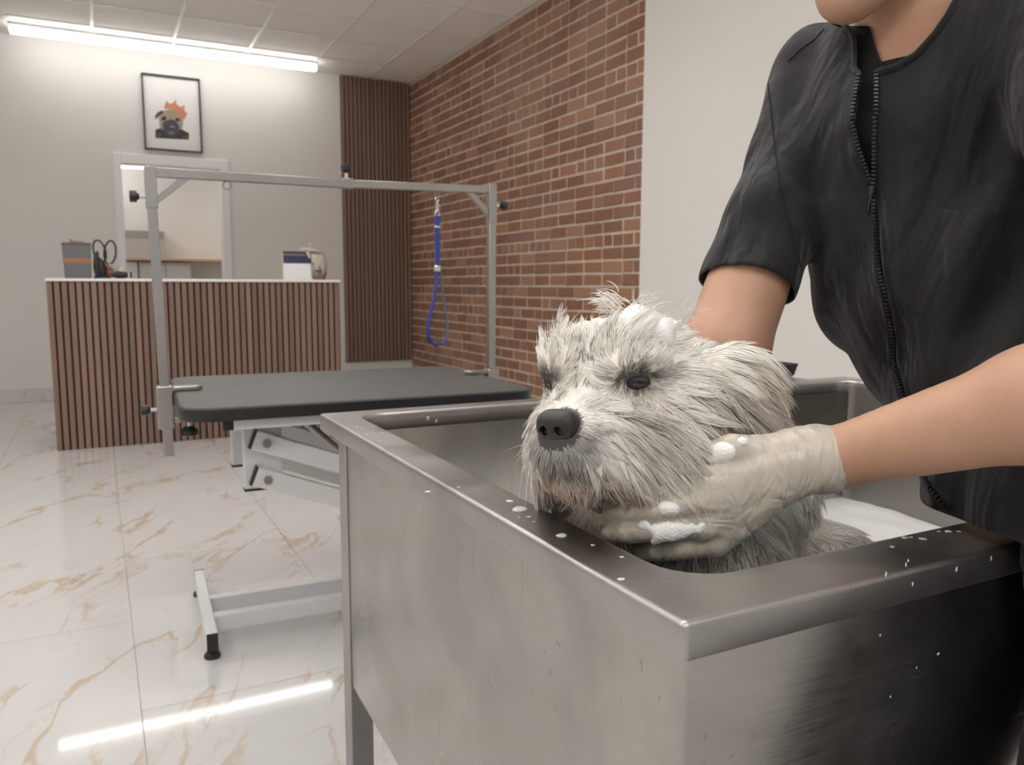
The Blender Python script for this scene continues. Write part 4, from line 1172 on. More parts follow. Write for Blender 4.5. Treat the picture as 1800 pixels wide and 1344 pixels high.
def make_strands(n, ncl, seed, sel=None, lmul=1.0, rmul=1.0, clump=0.72, stray=0.0):
    g = np.random.default_rng(seed)
    w = dens if sel is None else dens * sel
    w = w / w.sum()
    def sample(m):
        t = g.choice(len(tri), m, p=w); u = g.random((m, 2)); fl_ = u.sum(1) > 1; u[fl_] = 1 - u[fl_]
        b = np.stack([1 - u.sum(1), u[:, 0], u[:, 1]], 1)
        P = (tp[t] * b[..., None]).sum(1); N = unit((dn[tri[t]] * b[..., None]).sum(1))
        return P, N, is_head[t], is_ear[t]
    def field(P, N, hd, er, jit):
        l = (P - Hc) @ HM.T; m = len(P)
        Lr = np.full(m, 0.040); dirL = np.zeros((m, 3)); grav = np.full(m, 0.5); lift = np.full(m, 0.30)
        away = unit(l - np.array([NOSE[0] + 0.012, 0, NOSE[2] + 0.004]))
        dirL[:] = away
        dq = np.linalg.norm(l - np.array(NOSE), axis=1)
        low = np.clip((-0.005 - l[:, 2]) / 0.04, 0, 1); side = np.clip(np.abs(l[:, 1]) / 0.05, 0, 1)
        Lr = 0.011 + 0.038 * np.clip((dq - 0.018) / 0.06, 0, 1)
        Lr += 0.030 * low * np.clip((dq - 0.04) / 0.03, 0, 1)
        grav = 0.10 + 0.75 * low + 0.35 * side * np.clip((0.03 - l[:, 2]) / 0.05, 0, 1)
        # bridge and stop: fanned up and outwards
        br = (np.abs(l[:, 1]) < 0.028) & (l[:, 2] > -0.01) & (l[:, 0] > 0.03)
        dirL[br] += np.stack([0 * l[br, 0], 6.0 * l[br, 1], 0.35 + 0 * l[br, 0]], 1)
        Lr[br] *= 0.72
        # whisker pads and sides of the muzzle
        mz = (l[:, 0] > 0.05) & (l[:, 2] <= -0.0) & (dq > 0.02)
        dirL[mz] += np.stack([-0.2 + 0 * l[mz, 0], np.sign(l[mz, 1]) * 0.55, -0.5 + 0 * l[mz, 0]], 1)
        # chin: short
        chin = (l[:, 0] > 0.075) & (l[:, 2] < -0.052) & (np.abs(l[:, 1]) < 0.030)
        Lr[chin] = 0.010 + 0.016 * g.random(chin.sum()); dirL[chin] = np.array([0.1, 0, -1.0]); grav[chin] = 0.8
        und = (l[:, 2] < -0.085) & (l[:, 0] > -0.02)
        Lr[und] = 0.022; grav[und] = 0.9
        # crown: back and out, springy
        top_ = np.clip((l[:, 2] - 0.03) / 0.04, 0, 1) * (l[:, 0] < 0.055)
        Lr = Lr * (1 - 0.30 * top_); Lr = Lr * (1 - 0.5 * top_ * np.clip((-0.015 - l[:, 1]) / 0.03, 0, 1)); Lr = Lr * (1 - 0.45 * np.clip((l[:, 1] - 0.025) / 0.03, 0, 1) * (l[:, 2] > 0.02)); lift = 0.30 - 0.10 * top_; grav = grav * (1 - top_) - 0.05 * top_
        dirL += top_[:, None] * np.array([-0.55, 0, -0.05]) + top_[:, None] * np.stack([0 * l[:, 0], 5 * l[:, 1], -3 * np.abs(l[:, 1])], 1)
        # far cheek flares outwards
        chk = (np.abs(l[:, 1]) > 0.055) & (l[:, 0] > -0.05) & (l[:, 2] < 0.03) & ~er
        dirL[chk] += np.stack([-0.1 + 0 * l[chk, 0], np.sign(l[chk, 1]) * 0.35, -0.45 + 0 * l[chk, 0]], 1); Lr[chk] = np.maximum(Lr[chk], 0.060)
        bk = chk & (l[:, 0] < 0.012) & (l[:, 1] > 0.05) & (l[:, 2] > -0.05); Lr[bk] = 0.030
        for e in EYC:
            v = l - np.array(e); v[:, 0] *= 0.3; de = np.where(l[:, 0] > 0.02, np.hypot(v[:, 1] / 1.3, v[:, 2]), 1.0); k = np.clip((0.034 - de) / 0.02, 0, 1)
            dirL = dirL * (1 - k[:, None]) + unit(v + np.array([-0.01, 0, 0.0])) * k[:, None]
            Lr = Lr * (1 - k) + np.clip(0.006 + 0.7 * (de - 0.008), 0.006, 0.022) * k; grav = grav * (1 - 0.7 * k); lift = lift + 0.25 * k
        # ears
        ev = er
        if ev.any():
            dirL[ev] = np.stack([-0.25 + 0 * l[ev, 0], np.sign(l[ev, 1]) * 0.75, -0.15 - 6 * np.clip(0.04 - l[ev, 2], 0, 0.1)], 1)
            Lr[ev] = 0.040; grav[ev] = 0.6; lift[ev] = 0.24
        d = unit(dirL) @ HM
        # body: hanging wavy locks
        bd = ~hd
        ax_ = unit((RU - CH)[None])
        d[bd] = unit(ax_ * 0.25 + np.array([0, 0, -1.0]) + N[bd] * 0.15); Lr[bd] = 0.055; grav[bd] = 0.5; lift[bd] = 0.42
        d = d + jit * g.normal(size=(m, 3)) * 0.5
        d = unit(d - N * (d * N).sum(1, keepdims=True) + 1e-6)
        wet = wob(77, 45)(P[:, 0], P[:, 1], P[:, 2])
        Lr = Lr * np.clip(1 + 0.35 * wet, 0.6, 1.4) * g.uniform(0.72, 1.15, m) * lmul
        return d, Lr, grav, lift, bd
    NP = 6; T = np.linspace(0, 1, NP)
    def curve(P, N, d, Lr, grav, lift, bd, wave):
        m = len(P); pts = np.zeros((m, NP, 3)); pts[:, 0] = P - N * 0.0015
        dir_ = unit(d + N * lift[:, None] * 1.5); st = (Lr / (NP - 1))[:, None]
        ph = g.random((m, 1)) * 6.28; sd = np.cross(d, N)
        for i in range(1, NP):
            t = T[i]
            dd = dir_ * (1 - 0.75 * t) + d * (0.75 * t) + np.array([0, 0, -1.0]) * (grav[:, None] * t * 0.9)
            dd = unit(dd) + sd * (np.sin(ph + t * 4.5) * wave[:, None])
            pts[:, i] = pts[:, i - 1] + unit(dd) * st
        return pts
    gP, gN, gh, ge = sample(ncl); gd, gL, gg, gl, gb = field(gP, gN, gh, ge, 0.40)
    gc = curve(gP, gN, gd, gL * 1.08, gg, gl, gb, np.where(gb, 0.75, 0.24))
    P, N, hd, er = sample(n); d, Lr, gr, li, bd = field(P, N, hd, er, 0.20 + stray)
    C = curve(P, N, d, Lr, gr, li, bd, np.where(bd, 0.35, 0.16))
    kd = KDTree(ncl)
    for i, p in enumerate(gP): kd.insert(Vector(p), i)
    kd.balance()
    ci = np.array([kd.find(Vector(p))[1] for p in P])
    gnear = np.linalg.norm(P - gP[ci], axis=1)
    cs_ = (clump * np.clip((Lr - 0.007) / 0.018, 0.15, 1) * np.exp(-(gnear / 0.017) ** 2) * (g.random(n) > 0.05 + stray))[:, None, None] * (T ** 0.75)[None, :, None]
    ref = gc[ci] * 1.0
    scl = np.clip(Lr / (gL[ci] + 1e-6), 0.5, 1.1)[:, None, None]
    tgt = gc[ci][:, :1] + (ref - ref[:, :1]) * scl
    C = C * (1 - cs_) + tgt * cs_
    rad = (0.00034 + 0.00022 * g.random(n)) * rmul
    l = (P - Hc) @ HM.T
    base = dog_col(l) * g.uniform(0.93, 1.04, (n, 1)); base = np.clip(base, 0, 0.985)
    return C, rad, base, l

def strand_mesh(name, C, rad, base, l, mat, parent):
    n, NP, _ = C.shape
    t = np.zeros_like(C); t[:, 1:-1] = C[:, 2:] - C[:, :-2]; t[:, 0] = C[:, 1] - C[:, 0]; t[:, -1] = C[:, -1] - C[:, -2]; t = unit(t)
    ref = np.where(np.abs(t[..., 2:3]) > 0.9, np.array([1.0, 0, 0]), np.array([0, 0, 1.0]))
    u = unit(np.cross(t, ref)); w = np.cross(t, u)
    prof = np.array([0.75, 1.0, 0.95, 0.8, 0.5, 0.12])[:NP]
    V = np.zeros((n, NP, 3, 3), np.float32)
    for k in range(3):
        a = 2 * math.pi * k / 3
        V[:, :, k] = C + (u * math.cos(a) + w * math.sin(a)) * (rad[:, None] * prof)[..., None]
    idx = np.arange(n * NP * 3).reshape(n, NP, 3)
    Q = np.concatenate([np.stack([idx[:, i, k], idx[:, i, (k + 1) % 3], idx[:, i + 1, (k + 1) % 3], idx[:, i + 1, k]], -1).reshape(-1, 4) for i in range(NP - 1) for k in range(3)])
    col = np.repeat(np.repeat(base[:, None], NP, 1)[:, :, None], 3, 2).copy()
    tipw = np.linspace(0, 1, NP)[None, :, None, None]
    # beard tips are stained tan
    Lc = (C - Hc) @ HM.T
    st = np.clip((-0.058 - Lc[..., 2]) / 0.028, 0, 1) * np.clip((Lc[..., 0] - 0.0) / 0.03, 0, 1) * np.clip(0.5 + wob(8, 55)(Lc[..., 0], Lc[..., 1], 0 * Lc[..., 2]) * 1.2, 0, 1) * (Lc[..., 2] > -0.15) * np.clip((0.070 - np.abs(Lc[..., 1])) / 0.02, 0, 1) * np.clip((Lc[..., 0] - 0.01) / 0.02, 0, 1)
    col = col * (1 - 0.68 * st[:, :, None, None]) + np.array([0.52, 0.31, 0.20]) * (0.68 * st[:, :, None, None])
    me = raw_mesh(name, V.reshape(-1, 3), Q); smooth(me); set_col(me, col.reshape(-1, 3)); me.materials.append(mat)
    o = link(bpy.data.objects.new(name, me), parent); o['kind'] = 'stuff'; return o

sel_h = is_head.astype(float); sel_b = (~is_head).astype(float)
S1 = make_strands(36000, 620, 1, sel_h, 1.15, 1.10, 0.97)
S2 = make_strands(2500, 900, 2, sel_h, 1.25, 0.85, 0.35, 0.25)
S3 = make_strands(18000, 380, 3, sel_b, 1.05, 1.8, 0.93)
strand_mesh('fur', *[np.concatenate([a, b, c]) for a, b, c in zip(S1, S2, S3)], M['fur'], dog)

# nose with nostrils
fN = Field(H(0.095, 0, -0.02) - 0.04, H(0.12, 0, -0.02) + 0.04, 0.0011)
def Nn(f, l, u): return H(NOSE[0] + f, l, NOSE[2] + u)
fN.add(Nn(-0.006, -0.006, 0.001), Nn(-0.006, 0.006, 0.001), 0.0136, 0.0136, 0.004)
fN.add(Nn(0.000, -0.008, 0.003), Nn(0.000, 0.008, 0.003), 0.0102, 0.0102, 0.006)
fN.add(Nn(-0.003, 0, -0.007), Nn(-0.008, 0, -0.015), 0.0096, 0.0055, 0.005)
for s in (1, -1):
    fN.ball(Nn(0.000, 0.0120 * s, -0.003), 0.0068, 0.004)
    fN.add(Nn(0.012, 0.0070 * s, -0.0028), Nn(0.002, 0.0085 * s, -0.002), 0.0044, 0.0038, 0.0012, sub=True)
    fN.add(Nn(0.010, 0.0075 * s, -0.0035), Nn(0.006, 0.0150 * s, -0.0066), 0.0027, 0.0016, 0.0012, sub=True)
fN.add(Nn(0.0115, 0, -0.005), Nn(0.002, 0, -0.019), 0.0009, 0.0010, 0.0015, sub=True)
tag(sdf_obj('nose', fN, M['nose'], dog), 'black leathery nose with two nostrils')
# mouth line
MB().tube([H(0.109, y, -0.0480 - 0.10 * abs(y) ** 1.3 * 3 + (0.001 if abs(y) > 0.002 else 0)) - hf * (abs(y) ** 1.6 * 2.6) for y in np.linspace(-0.028, 0.028, 13)], [0.0015] * 2 + [0.003] * 9 + [0.0015] * 2, 8).obj('mouth', M['lid'], dog)
# eyes: dark ball between two lids
for e in EYES:
    c = H(*e); od = np.sign(e[1])
    eb = MB().lathe([(0.0084 * math.sin(a) + 1e-5, -0.0084 * math.cos(a)) for a in np.linspace(0.02, 3.12, 16)], 24, Matrix.Translation(c)).obj('eye', M['glass_dark'], dog)
    fe = Field(c - 0.022, c + 0.022, 0.0009)
    fe.ball(c - hf * 0.001, 0.0104, 0.002, ((hl, 1.30), (hu, 0.75)))
    look = unit(hf * 0.8 + hl * 0.45 * od)
    side = unit(np.cross(np.array(hu), look))
    fe.add(c + look * 0.016 - side * 0.010 - hu * 0.0022, c + look * 0.016 + side * 0.010 - hu * 0.0022, 0.0085, 0.0085, 0.0012, ((hu, 0.36), (side, 1.15)), sub=True)
    tag(sdf_obj('eyelid', fe, M['lid'], dog), 'dark half closed eyelid')

# ---- foam on the dog's head
fw = wob(51, 90); fw2 = wob(52, 240)
fF = Field(H(-0.02, 0, 0.05) - 0.115, H(-0.02, 0, 0.05) + 0.115, 0.0026)
rs = np.random.default_rng(12)
for i in range(95):
    s = rs.uniform(-0.82, 0.60); f_ = rs.normal(-0.005, 0.018)
    l_ = 0.078 * s; u_ = 0.070 - 0.052 * s * s - 3.0 * max(0, f_ - 0.01) ** 2 * 10
    fF.ball(H(f_, l_, u_ + rs.uniform(-0.006, 0.003)), rs.uniform(0.004, 0.0095), 0.009)
for f_, l_, u_, r in ((0.0, -0.052, 0.065, 0.0065), (0.002, -0.058, 0.061, 0.006), (-0.002, -0.046, 0.067, 0.006), (-0.01, 0.005, 0.077, 0.009)):
    fF.ball(H(f_, l_, u_), r, 0.008)
fF.displace(lambda X, Y, Z: 0.0030 * fw(X, Y, Z) + 0.0014 * fw2(X, Y, Z))
tag(sdf_obj('head_foam', fF, M['foam']), "white soap lather heaped on top of the dog's head", 'foam', kind='stuff')
# wet peaks standing out of the lather
pk = empty('foam_peak', H(-0.005, 0, 0.09)); bpy.data.objects.remove(pk)
def wisp(name, root, vec, curl, n, L_, seed):
    g = np.random.default_rng(seed); NP = 6
    Cs = []
    for i in range(n):
        p = np.array(root) + g.normal(size=3) * 0.005; d = unit(np.array(vec) + g.normal(size=3) * 0.30); c_ = np.array(curl) * g.uniform(0.5, 1.4); ln = L_ * g.uniform(0.5, 1.1)
        pts = [p]
        for k in range(1, NP): d = unit(d + c_ * 0.42); pts.append(pts[-1] + d * ln / (NP - 1))
        Cs.append(pts)
    C = np.array(Cs)
    return C, np.full(n, 0.0006), np.tile(np.array([0.86, 0.83, 0.78]), (n, 1)), (C[:, 0] - Hc) @ HM.T
W1 = wisp('t', H(-0.005, -0.012, 0.084), hu * 1.0 - hl * 0.35, -hl * 0.9 - hu * 0.35, 90, 0.030, 3)
W2 = wisp('t', H(-0.01, 0.012, 0.082), hu * 1.0 + hl * 0.2, hl * 0.7 - hu * 0.3, 24, 0.022, 4)
W3 = wisp('t', H(-0.015, 0.052, 0.066), hu * 1.1, hl * 0.9 - hu * 0.2, 16, 0.026, 5)
W4 = wisp('t', H(0.0, -0.07, 0.036), hu * 0.2 - hl, -hu * 0.5, 40, 0.024, 6)
W5 = wisp('t', H(0.095, -0.032, -0.035), -hl * 1.0 - hf * 0.2, -hu * 0.45, 9, 0.060, 9); W5[1][:] = 0.00022
W6 = wisp('t', H(0.090, 0.036, -0.040), hl * 0.8 - hu * 0.5, -hu * 0.45, 7, 0.050, 10); W6[1][:] = 0.00022
strand_mesh('forelock', *[np.concatenate(a) for a in zip(W1, W2, W3, W4, W5, W6)], M['fur'], dog)

# ================================================================== PERSON
# joints measured in the photograph, each at its own distance
NECK = at(1600, 75, 0.93)
RS, RE_, RW = at(1442, 140, 1.02), at(1272, 618, 0.93), at(1235, 735, 0.955)
LS, LE, LW = at(1890, 60, 0.78), at(2090, 640, 0.555), at(1462, 806, 0.706)
T1, T2, T3, T4 = at(1612, 230, 0.93), at(1690, 480, 0.925), at(1855, 720, 0.86), at(1950, 885, 0.715)
wv = unit(LS - RS); nv = unit(np.cross(wv, np.array([0, 0, 1.0]))); nv = nv if nv @ (CAM - T2) > 0 else -nv
CHIN = at(1478, 24, 0.845)
ff = unit(cv(-0.80, -0.30, -0.52)); fr = unit(np.cross(ff, np.array([0, 0, 1.0]))); fu = np.cross(fr, ff)   # face: forward, her right, up
HD = CHIN - ff * 0.078 + fu * 0.098
def FH(f, r, u): return HD + f * ff + r * fr + u * fu
PEL = np.array([0.80, 0.255, 0.765])
KR, AR = np.array([0.655, 0.292, 0.45]), np.array([0.745, 0.285, 0.085])
KL, AL = np.array([0.735, 0.115, 0.44]), np.array([0.835, 0.10, 0.085])

P_ = Field((0.25, -0.15, 0.0), (1.22, 1.02, 1.68), 0.0062)
ax2 = lambda a, b: ((wv, a), (nv, b))
P_.add(T1, T2, 0.10, 0.10, 0.04, ax2(1.35, 0.85)).add(T2, T3, 0.10, 0.10, 0.04, ax2(1.35, 0.85)).add(T3, T4, 0.10, 0.10, 0.04, ax2(1.25, 0.85)).add(T4, PEL, 0.088, 0.095, 0.05)
P_.add(RS - wv * 0.0, LS, 0.048, 0.048, 0.04)
P_.add(T1, NECK, 0.075, 0.055, 0.05)
P_.add(NECK, FH(-0.045, 0, -0.02), 0.047, 0.050, 0.025)
# skull, jaw, chin, cheeks, nose, brow, lips, ears
P_.add(FH(-0.03, 0, 0.045), FH(0.015, 0, 0.04), 0.080, 0.075, 0.02, ((fr, 0.95),))
P_.add(FH(0.02, 0, 0.0), FH(0.045, 0, -0.055), 0.060, 0.040, 0.03, ((fr, 1.0),))
for s in (1, -1):
    P_.add(FH(-0.015, 0.050 * s, -0.045), FH(0.058, 0.014 * s, -0.082), 0.020, 0.019, 0.025)
    P_.ball(FH(0.050, 0.036 * s, -0.008), 0.026, 0.02)
    P_.ball(FH(0.072, 0.030 * s, 0.024), 0.013, 0.008, sub=True)
    P_.ball(FH(-0.012, 0.079 * s, 0.0), 0.022, 0.006, ((fr, 0.35), (ff, 0.65)))
P_.ball(FH(0.066, 0, -0.085), 0.0195, 0.02)
P_.add(FH(0.088, 0, 0.018), FH(0.104, 0, -0.018), 0.008, 0.012, 0.012)
for s in (1, -1): P_.ball(FH(0.092, 0.011 * s, -0.022), 0.008, 0.006)
P_.add(FH(0.084, -0.018, -0.049), FH(0.084, 0.018, -0.049), 0.0065, 0.0065, 0.006)
P_.add(FH(0.082, -0.014, -0.059), FH(0.082, 0.014, -0.059), 0.0075, 0.0075, 0.006)
# arms
P_.add(RS, RE_, 0.047, 0.0485, 0.02).add(RE_, RW, 0.047, 0.030, 0.02)
P_.add(LS, LE, 0.050, 0.044, 0.02).add(LE, LE + (LW - LE) * 0.35, 0.0445, 0.0425, 0.02).add(LE + (LW - LE) * 0.35, LW, 0.0425, 0.0262, 0.02)
P_.add(LW, at(1380, 812, 0.697), 0.0255, 0.022, 0.01).add(RW, at(1225, 790, 0.945), 0.028, 0.022, 0.01)
# legs and feet
for a, b, c in ((PEL + np.array([-0.02, 0.055, -0.03]), KR, AR), (PEL + np.array([0.01, -0.07, -0.03]), KL, AL)):
    P_.add(a, b, 0.078, 0.056, 0.03).add(b, c, 0.055, 0.036, 0.02).add(c + np.array([0.01, 0, -0.045]), c + np.array([-0.14, 0, -0.055]), 0.032, 0.024, 0.02)
P_.cut(lambda X, Y, Z: np.minimum(np.minimum(Y - 0.380, 0.846 - Z), 0.5) + 0 * X)
ppos, pQ = P_.mesh()
person = sdf_obj('person', (ppos, pQ), M['skin'])
tag(person, 'person in a black zip front tunic and pale gloves washing the dog', 'person')

# tunic: a loose shell, cut open at neck, hem and sleeves, then given thickness
S = Field((0.35, 0.10, 0.72), (1.22, 1.00, 1.50), 0.0046)
S.add(T1, T2, 0.118, 0.126, 0.05, ax2(1.36, 0.96)).add(T2, T3, 0.126, 0.124, 0.05, ax2(1.36, 1.0)).add(T3, T4, 0.124, 0.118, 0.05, ax2(1.26, 1.0)).add(T4, T4 + np.array([0.02, -0.05, -0.08]), 0.118, 0.116, 0.04, ax2(1.2, 1.0))
S.add(RS + wv * 0.0, LS, 0.055, 0.062, 0.05)
S.add(NECK + wv * -0.02, RS, 0.058, 0.053, 0.04).add(NECK + wv * 0.02, LS, 0.062, 0.060, 0.05)
S.add(T1, NECK - unit(NECK - T1) * 0.02, 0.10, 0.066, 0.05)
re_ = RS + (RE_ - RS) * 1.05
S.add(RS, RS + (re_ - RS) * 0.5, 0.051, 0.053, 0.03, ((unit(np.cross(RE_ - RS, CAM - RS)), 1.0),)).add(RS + (re_ - RS) * 0.5, re_, 0.053, 0.053, 0.02)
S.add(LS, LE + (LE - LS) * 0.1, 0.066, 0.066, 0.035)
f1, f2, f3 = wob(61, 16, 6), wob(62, 34, 6), wob(63, 85, 6)
tv = unit(T3 - T1)
def folds(X, Y, Z):
    a = (X - T2[0]) * wv[0] + (Y - T2[1]) * wv[1] + (Z - T2[2]) * wv[2]
    t_ = (X - T2[0]) * tv[0] + (Y - T2[1]) * tv[1] + (Z - T2[2]) * tv[2]
    b = (X - T2[0]) * nv[0] + (Y - T2[1]) * nv[1] + (Z - T2[2]) * nv[2]
    w_ = f1(X, Y, Z)
    return 0.0056 * np.sin(62 * a + 22 * t_ + 2.6 * w_) * (0.6 + 0.4 * w_) + 0.0044 * f2(X, Y, Z) + 0.0016 * np.abs(f3(X, Y, Z)) + 0.0020 * np.sin(40 * b + 50 * t_ + 3 * w_) * np.clip(0.3 + w_, 0, 1)
S.displace(folds)
spos, sQ = S.mesh(); spos = relax_mesh(spos, sQ); spos = spos.astype(np.float64)
bv = BVHTree.FromPolygons([tuple(p) for p in spos], [tuple(q) for q in sQ.tolist()])
def hit(x, y, lift=0.0):
    d = Vector(ray(x, y)).normalized(); h = bv.ray_cast(Vector(CAM), d)
    if h[0] is None: return None
    n = h[1] if h[1].dot(d) < 0 else -h[1]
    return h[0] + n * lift
def hits(pts, lift=0.0): return [p for p in (hit(x, y, lift) for x, y in pts) if p is not None]
cen = spos[sQ].mean(1); cpx = px(cen); snr = normals_of(spos, sQ)[sQ].mean(1)
front = ((CAM - cen) * snr).sum(1) > 0
def inside(pts, poly):
    x, y = pts[:, 0], pts[:, 1]; r = np.zeros(len(x), bool); n = len(poly)
    for i in range(n):
        x1, y1 = poly[i]; x2, y2 = poly[(i + 1) % n]
        c = ((y1 > y) != (y2 > y)) & (x < (x2 - x1) * (y - y1) / (y2 - y1 + 1e-9) + x1); r ^= c
    return r
ZL = [(1502, 96), (1500, 122), (1513, 134), (1506, 165), (1500, 205), (1506, 245), (1518, 285), (1530, 318), (1534, 335)]
ZR = [(1541, 128), (1540, 180), (1538, 240), (1537, 300), (1537, 335)]
NEC = [(1541, 128), (1575, 118), (1612, 96), (1645, 60), (1670, 25), (1690, -15), (1720, -80), (1512, -120), (1508, 20), (1506, 60), (1502, 96)]
gap = ZL + ZR[::-1]
kill = front & (inside(cpx, gap) | inside(cpx, NEC)) & (np.linalg.norm(cen - NECK, axis=1) < 0.30)
nd = cen - NECK; ax_n = unit(FH(-0.045, 0, -0.02) - NECK); tt = nd @ ax_n
kill |= (tt > 0.030) & (np.linalg.norm(nd - tt[:, None] * ax_n, axis=1) < 0.080)
# sleeves: cut square to the arm; hem: above the rim
ra = unit(RE_ - RS); hemR = RS + ra * (np.linalg.norm(RE_ - RS) * 0.775)
hemn = unit(ra + cv(0.10, 0.04, 0.0))
near_arm = np.linalg.norm(np.cross(cen - RS, ra), axis=1) < 0.085
kill |= near_arm & ((cen - hemR) @ hemn > 0) & ((cen - RS) @ ra > 0.1) & (np.linalg.norm(cen - RS, axis=1) < 0.6) & (((cen - T2) @ cv(1, 0, 0) < -0.10))
la = unit(LE - LS); ll = np.linalg.norm(LE - LS)
cp = [cen[:, i] for i in range(3)]
d_arm = Field.cone(cp, LS, LE + (LE - LS) * 0.1, 0.066, 0.066)
d_tor = np.minimum(Field.cone(cp, T2, T3, 0.126, 0.124, ax2(1.36, 1.0)), Field.cone(cp, T3, T4, 0.124, 0.118, ax2(1.26, 1.0)))
kill |= ((cen - LS) @ la > ll * 0.80) & (d_arm < d_tor) & (d_arm < 0.03)
kill |= cen[:, 2] < np.where(cen[:, 1] > 0.372, 0.842, 0.795)
kq = sQ[~kill]
# tidy the cut edges: hem and sleeve lie in their planes, every edge line is smoothed
E2 = np.sort(np.concatenate([kq[:, [0, 1]], kq[:, [1, 2]], kq[:, [2, 3]], kq[:, [3, 0]]]), 1)
ue, ce_ = np.unique(E2, axis=0, return_counts=True); be = ue[ce_ == 1]
for _ in range(8):
    ac = np.zeros_like(spos); ct = np.zeros(len(spos))
    for a_, b_ in ((0, 1), (1, 0)): np.add.at(ac, be[:, a_], spos[be[:, b_]]); np.add.at(ct, be[:, a_], 1)
    k_ = ct >= 2; spos[k_] = 0.5 * spos[k_] + 0.5 * ac[k_] / ct[k_][:, None]
bvx = np.unique(be)
dh = (spos[bvx] - hemR) @ hemn; m_ = (np.abs(dh) < 0.012) & (np.linalg.norm(np.cross(spos[bvx] - RS, ra), axis=1) < 0.09)
spos[bvx[m_]] -= dh[m_][:, None] * hemn * 0.9
use = np.unique(kq); mp_ = np.full(len(spos), -1); mp_[use] = np.arange(len(use))
me = raw_mesh('tunic', spos[use], mp_[kq]); smooth(me); me.materials.append(M['cloth'])
tun = link(bpy.data.objects.new('tunic', me), person)
sm_ = tun.modifiers.new('thickness', 'SOLIDIFY'); sm_.thickness = 0.0022; sm_.offset = -1
tag(tun, 'black short sleeved tunic with a front zip')
# undershirt, seen dark in the open zip
U = Field((0.45, 0.25, 0.9), (1.15, 0.95, 1.45), 0.007)
U.add(T1, T2, 0.108, 0.112, 0.05, ax2(1.32, 0.93)).add(T2, T3, 0.112, 0.105, 0.05, ax2(1.3, 0.93)).add(T1, NECK - unit(NECK - T1) * 0.075, 0.10, 0.052, 0.04)
sdf_obj('undershirt', U, M['backing'], person)
# collar band and zip tapes
def sew(name, pts, r, mat, lift=0.002, seg=8, dense=10, flat=None):
    Pp = []
    for (x0, y0), (x1, y1) in zip(pts[:-1], pts[1:]):
        for i in range(dense): Pp.append((x0 + (x1 - x0) * i / dense, y0 + (y1 - y0) * i / dense))
    Pp.append(pts[-1]); W = hits(Pp, lift)
    if len(W) < 3: return None
    for _ in range(3): W = [W[0]] + [(W[i - 1] + W[i] * 2 + W[i + 1]) / 4 for i in range(1, len(W) - 1)] + [W[-1]]
    if name is None: return W
    return MB().tube(W, r, seg).obj(name, mat, person)
sew('collar', [(1541, 128), (1575, 119), (1612, 97), (1645, 61), (1670, 26), (1695, -20)], 0.0042, M['cloth'], 0.001)
sew('collar', [(1513, 134), (1501, 120), (1503, 96), (1500, 62), (1472, 30)], 0.0034, M['cloth'], 0.001)
def teeth(pts, name='zipper', lift=0.002, pitch=0.0042):
    Wp = sew(None, pts, 0, None, lift, dense=14)
    if not Wp: return
    m = MB(); acc = 0.0
    for a, b in zip(Wp[:-1], Wp[1:]):
        d = (b - a); ln = d.length
        if ln < 1e-6: continue
        while acc < ln:
            c = a + d * (acc / ln); q = d.to_track_quat('Z', 'Y').to_matrix().to_4x4()
            m.box((0, 0, 0), (0.0042, 0.0042, 0.0024), Matrix.Translation(c) @ q); acc += pitch
        acc -= ln
    o = m.obj(name, M['zip'], person); o['kind'] = 'stuff'
teeth(ZL[2:]); teeth(ZR)
LOW = [(1536, 345), (1543, 400), (1545, 440), (1551, 490), (1562, 540), (1571, 590), (1574, 640), (1584, 670), (1592, 700), (1603, 730), (1612, 770), (1624, 830), (1640, 858), (1662, 885)]
teeth(LOW)
sew('zipper_tape', [(x + 8, y) for x, y in LOW[1:]], 0.0026, M['cloth'], 0.0005)
sew('zipper_tape', [(x - 8, y) for x, y in LOW[1:]], 0.0026, M['cloth'], 0.0005)
h0 = hit(1535, 336, 0.003); h1 = hit(1533, 362, 0.005)
if h0 and h1:
    d = (h1 - h0).normalized(); q = Matrix.Translation(h0) @ d.to_track_quat('Z', 'Y').to_matrix().to_4x4()
    MB().box((0, 0, 0), (0.008, 0.005, 0.010), q).box((0, 0.0, 0.016), (0.0045, 0.0016, 0.017), q).tube([h0 + d * 0.004, h0 + d * 0.008], 0.003, 8).obj('zipper_pull', M['zipm'], person, 0.0006)
# chest pocket: a patch lying on the tunic
gx_, gy_ = 22, 26
rows = []
for j in range(gy_):
    v = j / (gy_ - 1); row = []
    for i in range(gx_):
        u = i / (gx_ - 1)
        yt = 368 + 13 * math.sin(u * 3.14) * (1 if u > 0.3 else 0.4) + (6 if 0.3 < u < 0.4 else 0) - 8 * max(0, u - 0.8)
        row.append(hit(1652 + 118 * u + 10 * v, yt + v * 150, 0.0022 - 0.0040 * max(abs(2 * u - 1) ** 6, v ** 2)))
    rows.append(row)
if all(p is not None for r_ in rows for p in r_):
    vs = [tuple(p) for r_ in rows for p in r_]
    fs = [(j * gx_ + i, j * gx_ + i + 1, (j + 1) * gx_ + i + 1, (j + 1) * gx_ + i) for j in range(gy_ - 1) for i in range(gx_ - 1)]
    o = MB().add(vs, fs).obj('pocket', M['cloth'], person, smooth_ang=180)
    so = o.modifiers.new('t', 'SOLIDIFY'); so.thickness = 0.002; so.offset = 0
    MB().tube([Vector(p) for p in rows[0]], 0.0013, 6).obj('pocket_hem', M['cloth'], person)
# seams
sew('shoulder_seam', [(1385, 108), (1410, 85), (1432, 70), (1448, 52)], 0.0008, M['backing'], 0.0004)
sew('sleeve_seam', [(1350, 140), (1356, 200), (1362, 260), (1372, 330), (1388, 400), (1408, 470)], 0.0010, M['backing'], 0.0003)
